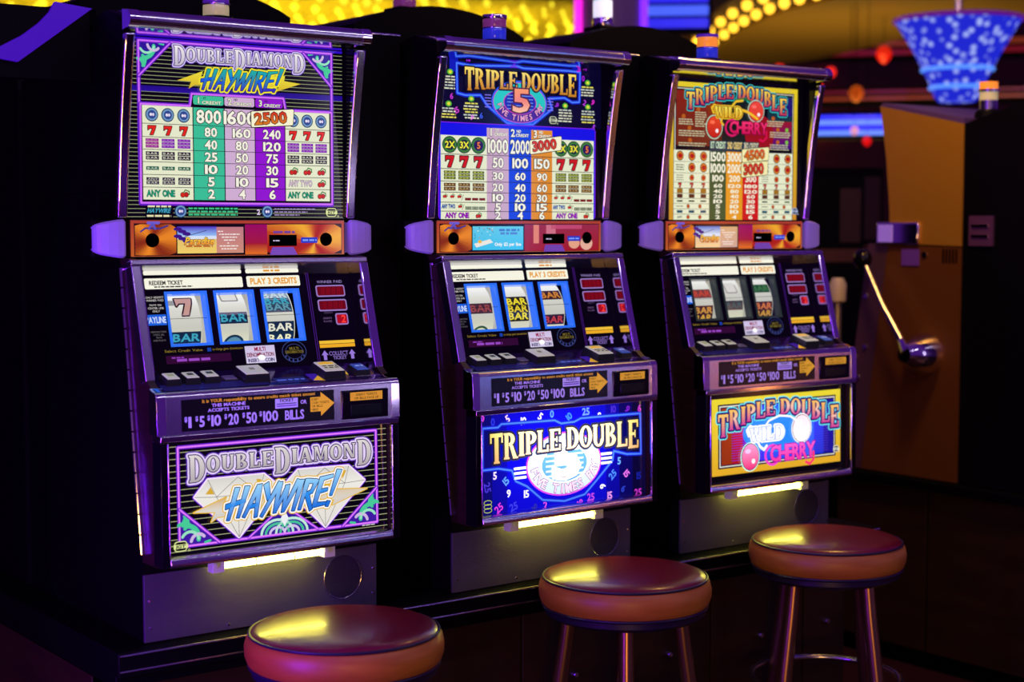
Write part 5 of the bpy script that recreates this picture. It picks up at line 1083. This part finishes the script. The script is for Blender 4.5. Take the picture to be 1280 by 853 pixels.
cl = root('lit_column', 'violet and magenta lit column behind the middle machine', 'column', (4.62, 4.37, 0)); co = (4.62, 4.37, 0)
mb = MB(); mb.lathe([(.19, 0), (.19, 3.4)], co, 32); obj('shaft', mb, mat('column_paint', (.35, .22, .5), .5), cl, co, smooth=True)
for dx, c_, n_ in ((-.185, (230, 30, 200), 'magenta_edge_glow'), (.185, (120, 40, 255), 'violet_edge_glow')):
    p = Vector((4.62, 4.37, 0)) + Vector((.802, -.597, 0)) * dx + Vector((-.597, -.802, 0)) * .09; mb = MB(); mb.tube([(p.x, p.y, .1), (p.x, p.y, 3.4)], .022, 10); obj('added_edge_glow_tube', mb, glow(n_, c_, 1.6), cl, co, smooth=True)  # glowing tubes added to give the column its pink and violet edge light

def facing(loc): return math.atan2(CAMXY[1] - loc[1], CAMXY[0] - loc[0]) + PI / 2
def panel(name, label, cat, loc, w, h, mats, rows=1, gap=.2, group=None):
    r = root(name, label, cat, loc, facing(loc), group)
    mb = MB(); mb.tube([(0, .03, h / 2 + .02), (0, .03, (2.89 if loc[2] < 2.3 else 3.2) - loc[2])], .003, 6); obj('hanger', mb, BLACK, r)
    mb = MB(); mb.box(-w / 2 - .02, w / 2 + .02, .0, .06, -h / 2 - .02, h / 2 + .02); obj('housing', mb, BLACK, r)
    for k in range(rows):
        z1 = h / 2 - h * k / rows; z0 = z1 - h / rows * (1 - gap); mb = MB(); mb.box(-w / 2, w / 2, -.012, -.0005, z0, z1); obj('light_strip', mb, mats[k % len(mats)], r, bevel=.004)
    return r
panel('blue_sign', 'blurred blue light panel hanging right of the violet column', 'light', (5.21, 4.45, 2.79), .36, .22, [glow('blue_panel', (40, 40, 225), 1.0), glow('blue_panel_pale', (70, 100, 245), 1.0)], 3)
panel('orange_lantern', 'stacked orange glowing lantern beside the violet column', 'light', (5.49, 4.85, 2.68), .11, .13, [glow('orange_lantern', (250, 150, 20), 1.2)], 2, .25)
panel('blue_neon_sign', 'bright blue banded neon sign right of the row, above the dark aisle', 'sign', (6.38, 4.14, 2.15), .44, .13, [glow('neon_deep', (30, 40, 245), 1.2), glow('neon_pale', (100, 140, 255), 1.2)], 4, .15)
panel('amber_light_bar', 'long dim red amber light strip on the far side, right of the farthest machine', 'light', (10.9, 6.84, 3.16), 3.4, .16, [glow('dim_amber', (120, 45, 10), .8), glow('dim_red', (110, 16, 20), .8)], 2, .4)
panel('crimson_light_bar', 'lower dim crimson light strip behind the bowl chandelier', 'light', (8.9, 5.0, 2.52), 2.6, .10, [glow('dim_crimson', (90, 12, 30), .8), glow('dim_amber', (120, 45, 10), .8)], 2, .5)
for nm, lb, p, rr, c_ in (('red_lamp', 'small red lamp under the blue neon sign', (6.40, 4.02, 2.05), .028, (250, 20, 20)), ('pink_lamp', 'small pale pink lamp at the blue neon sign', (6.33, 4.06, 2.115), .026, (255, 170, 200)), ('red_lantern', 'red blurred lantern under the gold canopy', (7.05, 4.45, 2.66), .055, (210, 25, 16)), ('amber_lamp', 'dim amber lamp right of the farthest machine', (6.5, 4.2, 2.36), .05, (180, 70, 14))):
    mb = MB(); mb.lathe([(.002, rr), (rr * .7, rr * .7), (rr, 0), (rr * .7, -rr * .7), (rr * .3, -rr * 1.1), (.002, -rr * 1.2)], (0, 0, 0), 16); bulb = obj('bulb', mb, glow(nm, c_, .75), smooth=True); r = root(nm, lb, 'lamp', p); bulb.parent = r
    mb = MB(); mb.tube([(0, 0, rr * .9), (0, 0, 2.898 - p[2])], .002, 6); obj('hanger', mb, BLACK, r)

# sweeping gold canopy with a ring of bulbs
cn = root('ring_canopy', 'sweeping gold curved canopy edged with round amber bulbs', 'canopy', (7.5, 5.0, 2.9)); no = (7.5, 5.0, 2.9)
def curve_pts(P, n):
    out = []
    for k in range(n + 1):
        u = (len(P) - 1) * k / n; i = min(int(u), len(P) - 2); f_ = u - i
        p0, p1, p2, p3 = P[max(i - 1, 0)], P[i], P[i + 1], P[min(i + 2, len(P) - 1)]
        out.append(tuple(.5 * (2 * p1[j] + (p2[j] - p0[j]) * f_ + (2 * p0[j] - 5 * p1[j] + 4 * p2[j] - p3[j]) * f_ ** 2 + (3 * p1[j] - p0[j] - 3 * p2[j] + p3[j]) * f_ ** 3) for j in range(2)))
    return out
LO = curve_pts([(8.4, 7.6), (8.75, 6.8), (8.37, 5.77), (8.0, 4.87), (7.85, 3.89), (7.9, 2.6)], 24); UP = curve_pts([(8.05, 7.3), (7.31, 6.22), (6.7, 5.33), (6.32, 4.63), (6.16, 4.11), (6.01, 3.48), (6.1, 2.4)], 24); UP2 = curve_pts([(7.7, 7.3), (6.62, 5.79), (5.94, 4.82), (5.52, 4.08), (5.34, 3.54), (5.3, 2.9), (5.4, 2.2)], 24)
def band(A_, B_, z0, z1):
    mb = MB()
    for k in range(len(A_) - 1):
        a0, a1, b0, b1 = A_[k], A_[k + 1], B_[k], B_[k + 1]
        lo4 = [(*a0, z0), (*a1, z0), (*b1, z0), (*b0, z0)]; hi4 = [(*a0, z1), (*a1, z1), (*b1, z1), (*b0, z1)]
        mb.face(lo4); mb.face(hi4[::-1]); mb.face([lo4[0], lo4[1], hi4[1], hi4[0]]); mb.face([lo4[3], lo4[2], hi4[2], hi4[3]])
    return mb
obj('gold_soffit', band(LO, UP, 2.9, 3.2), mat('gold_soffit', (.42, .24, .05), .45, .2), cn, no)
obj('bulb_soffit', band(UP, UP2, 2.93, 3.2), mat('dark_red_soffit', (.05, .012, .02), .6), cn, no)
AMB = glow('amber_bulb', (255, 190, 50), 2.6)
for q, (w_, n_) in enumerate(((.30, 15), (.72, 13))):
    for k in range(n_):
        u = (k + .5 + .3 * q) / n_ * 22; i = min(int(u), 23); f_ = u - i
        a = [UP[i][j] * (1 - f_) + UP[i + 1][j] * f_ for j in range(2)]; b = [UP2[i][j] * (1 - f_) + UP2[i + 1][j] * f_ for j in range(2)]; x, y = a[0] * (1 - w_) + b[0] * w_, a[1] * (1 - w_) + b[1] * w_
        mb = MB(); rr = .035; mb.lathe([(.002, -rr), (rr * .7, -rr * .7), (rr, 0), (rr * .6, rr * .8)], (x, y, 2.905), 12); obj('bulb', mb, AMB, cn, no, smooth=True)

# blue hanging bowl
bk = root('bowl_chandelier', 'blue sparkling bowl shaped chandelier hanging at upper right', 'chandelier', (6.11, 3.12, 2.2)); bo = (6.11, 3.12, 2.2)
def bowl_mat():
    m = bpy.data.materials.new('blue_sparkle'); m.use_nodes = True; nt = m.node_tree; b = nt.nodes['Principled BSDF']; b.inputs['Base Color'].default_value = (.01, .01, .1, 1)
    tc = nt.nodes.new('ShaderNodeTexCoord'); v = nt.nodes.new('ShaderNodeTexVoronoi'); v.inputs['Scale'].default_value = 21; nt.links.new(tc.outputs['Object'], v.inputs['Vector'])
    cr = nt.nodes.new('ShaderNodeValToRGB'); cr.color_ramp.elements[0].position = .12; cr.color_ramp.elements[0].color = (.45, .55, 1, 1); cr.color_ramp.elements[1].position = .45; cr.color_ramp.elements[1].color = (.012, .02, .62, 1)
    nt.links.new(v.outputs['Distance'], cr.inputs[0]); nt.links.new(cr.outputs[0], b.inputs['Emission Color']); b.inputs['Emission Strength'].default_value = 1.0
    return m
mb = MB(); mb.lathe([(.10, .02), (.125, .05), (.16, .14), (.225, .27), (.30, .40), (.345, .47)], bo, 36); obj('bowl', mb, bowl_mat(), bk, bo, smooth=True)
for z, r_, c_, n_ in ((.475, .348, (90, 20, 120), 'violet_rim'), (.20, .192, (90, 150, 255), 'pale_blue_ring'), (.10, .147, (90, 150, 255), 'pale_blue_ring')):
    mb = MB(); mb.torus((bo[0], bo[1], bo[2] + z), r_, .012, 40, 8); obj('glow_ring', mb, glow(n_, c_, 1.0), bk, bo, smooth=True)
mb = MB(); mb.tube([(bo[0], bo[1], bo[2] + .47), (bo[0], bo[1], 2.897)], .02, 10); obj('stem', mb, CHROMES, bk, bo)

# far wall lights and the dark machines of the next aisle
wl = root('wall_light_rows', 'rows of dim red and amber lights on the far wall', 'lights', (9.0, 9.0, 2.0)); wo = (9.0, 9.0, 2.0)
rnd = random.Random(11)
for k in range(46):
    t_ = rnd.uniform(.50, .97); x = -4 + 18 * t_; y = 15.5 - 5 * t_ - .12; z = rnd.choice((2.7, 3.0, 3.3)) + rnd.uniform(-.12, .12); c_ = rnd.choice(((250, 120, 20), (200, 30, 20), (240, 150, 40), (150, 20, 60)))
    mb = MB(); rr = rnd.uniform(.04, .075); mb.lathe([(.002, rr), (rr * .7, rr * .7), (rr, 0), (rr * .7, -rr * .7), (.002, -rr)], (x, y, z), 10); obj('bulb', mb, glow('wall_light_%d_%d' % c_[:2], c_, 2.2), wl, wo, smooth=True)
def far_machine(label, x, y, rz, h=1.75):
    r = root('distant_slot_machine', label, 'slot machine', (x, y, 0), rz, 'distant slot machines')
    for nm, pr, m in (('cabinet', [(-.3, .62), (.3, .62), (.3, h), (-.2, h), (-.25, 1.4), (-.34, 1.0)], BLACK), ('base', [(-.28, 0), (.28, 0), (.28, .615), (-.28, .615)], STAND)):
        mb = MB(); mb.prism_dir([(px, -.28, pz) for px, pz in pr], (0, .56, 0)); obj(nm, mb, m, r)
    mb = MB(); mb.box(-.26, .28, -.285, -.281, 1.36, 1.42); obj('trim_band', mb, mat('copper_band', (.12, .035, .008), .5, .3), r)
    mb = MB(); mb.box(.18, .28, -.285, -.281, 1.45, h - .05); obj('side_strip', mb, mat('copper_strip', (.05, .015, .006), .5, .3), r)
    return r
far_machine('distant dark slot machine seen between the farthest machine and the gold sided one', 4.35, 2.75, -.5)
far_machine('second distant dark slot machine farther back down the aisle', 5.6, 3.7, -.5, 1.85)
lk = root('distant_lever', 'pale knobbed pull lever right of the farthest slot machine', 'lever', (3.21, 1.38, 0)); ko = (3.21, 1.38, 0)
mb = MB(); mb.tube([(3.21, 1.38, .6), (3.21, 1.38, 1.24)], .014, 10); obj('rod', mb, mat('clear_rod', (.3, .25, .25), .2, .4), lk, ko, smooth=True)
mb = MB(); mb.lathe([(.016, 1.24), (.030, 1.25), (.032, 1.31), (.02, 1.335)], (3.21, 1.38, 0), 16); obj('knob', mb, mat('pale_knob', (.7, .6, .55), .3), lk, ko, smooth=True)
mb = MB(); mb.lathe([(.12, 0), (.12, .02), (.03, .05), (.03, .59), (.05, .6)], (3.21, 1.38, 0), 16); obj('base', mb, BLACK, lk, ko)
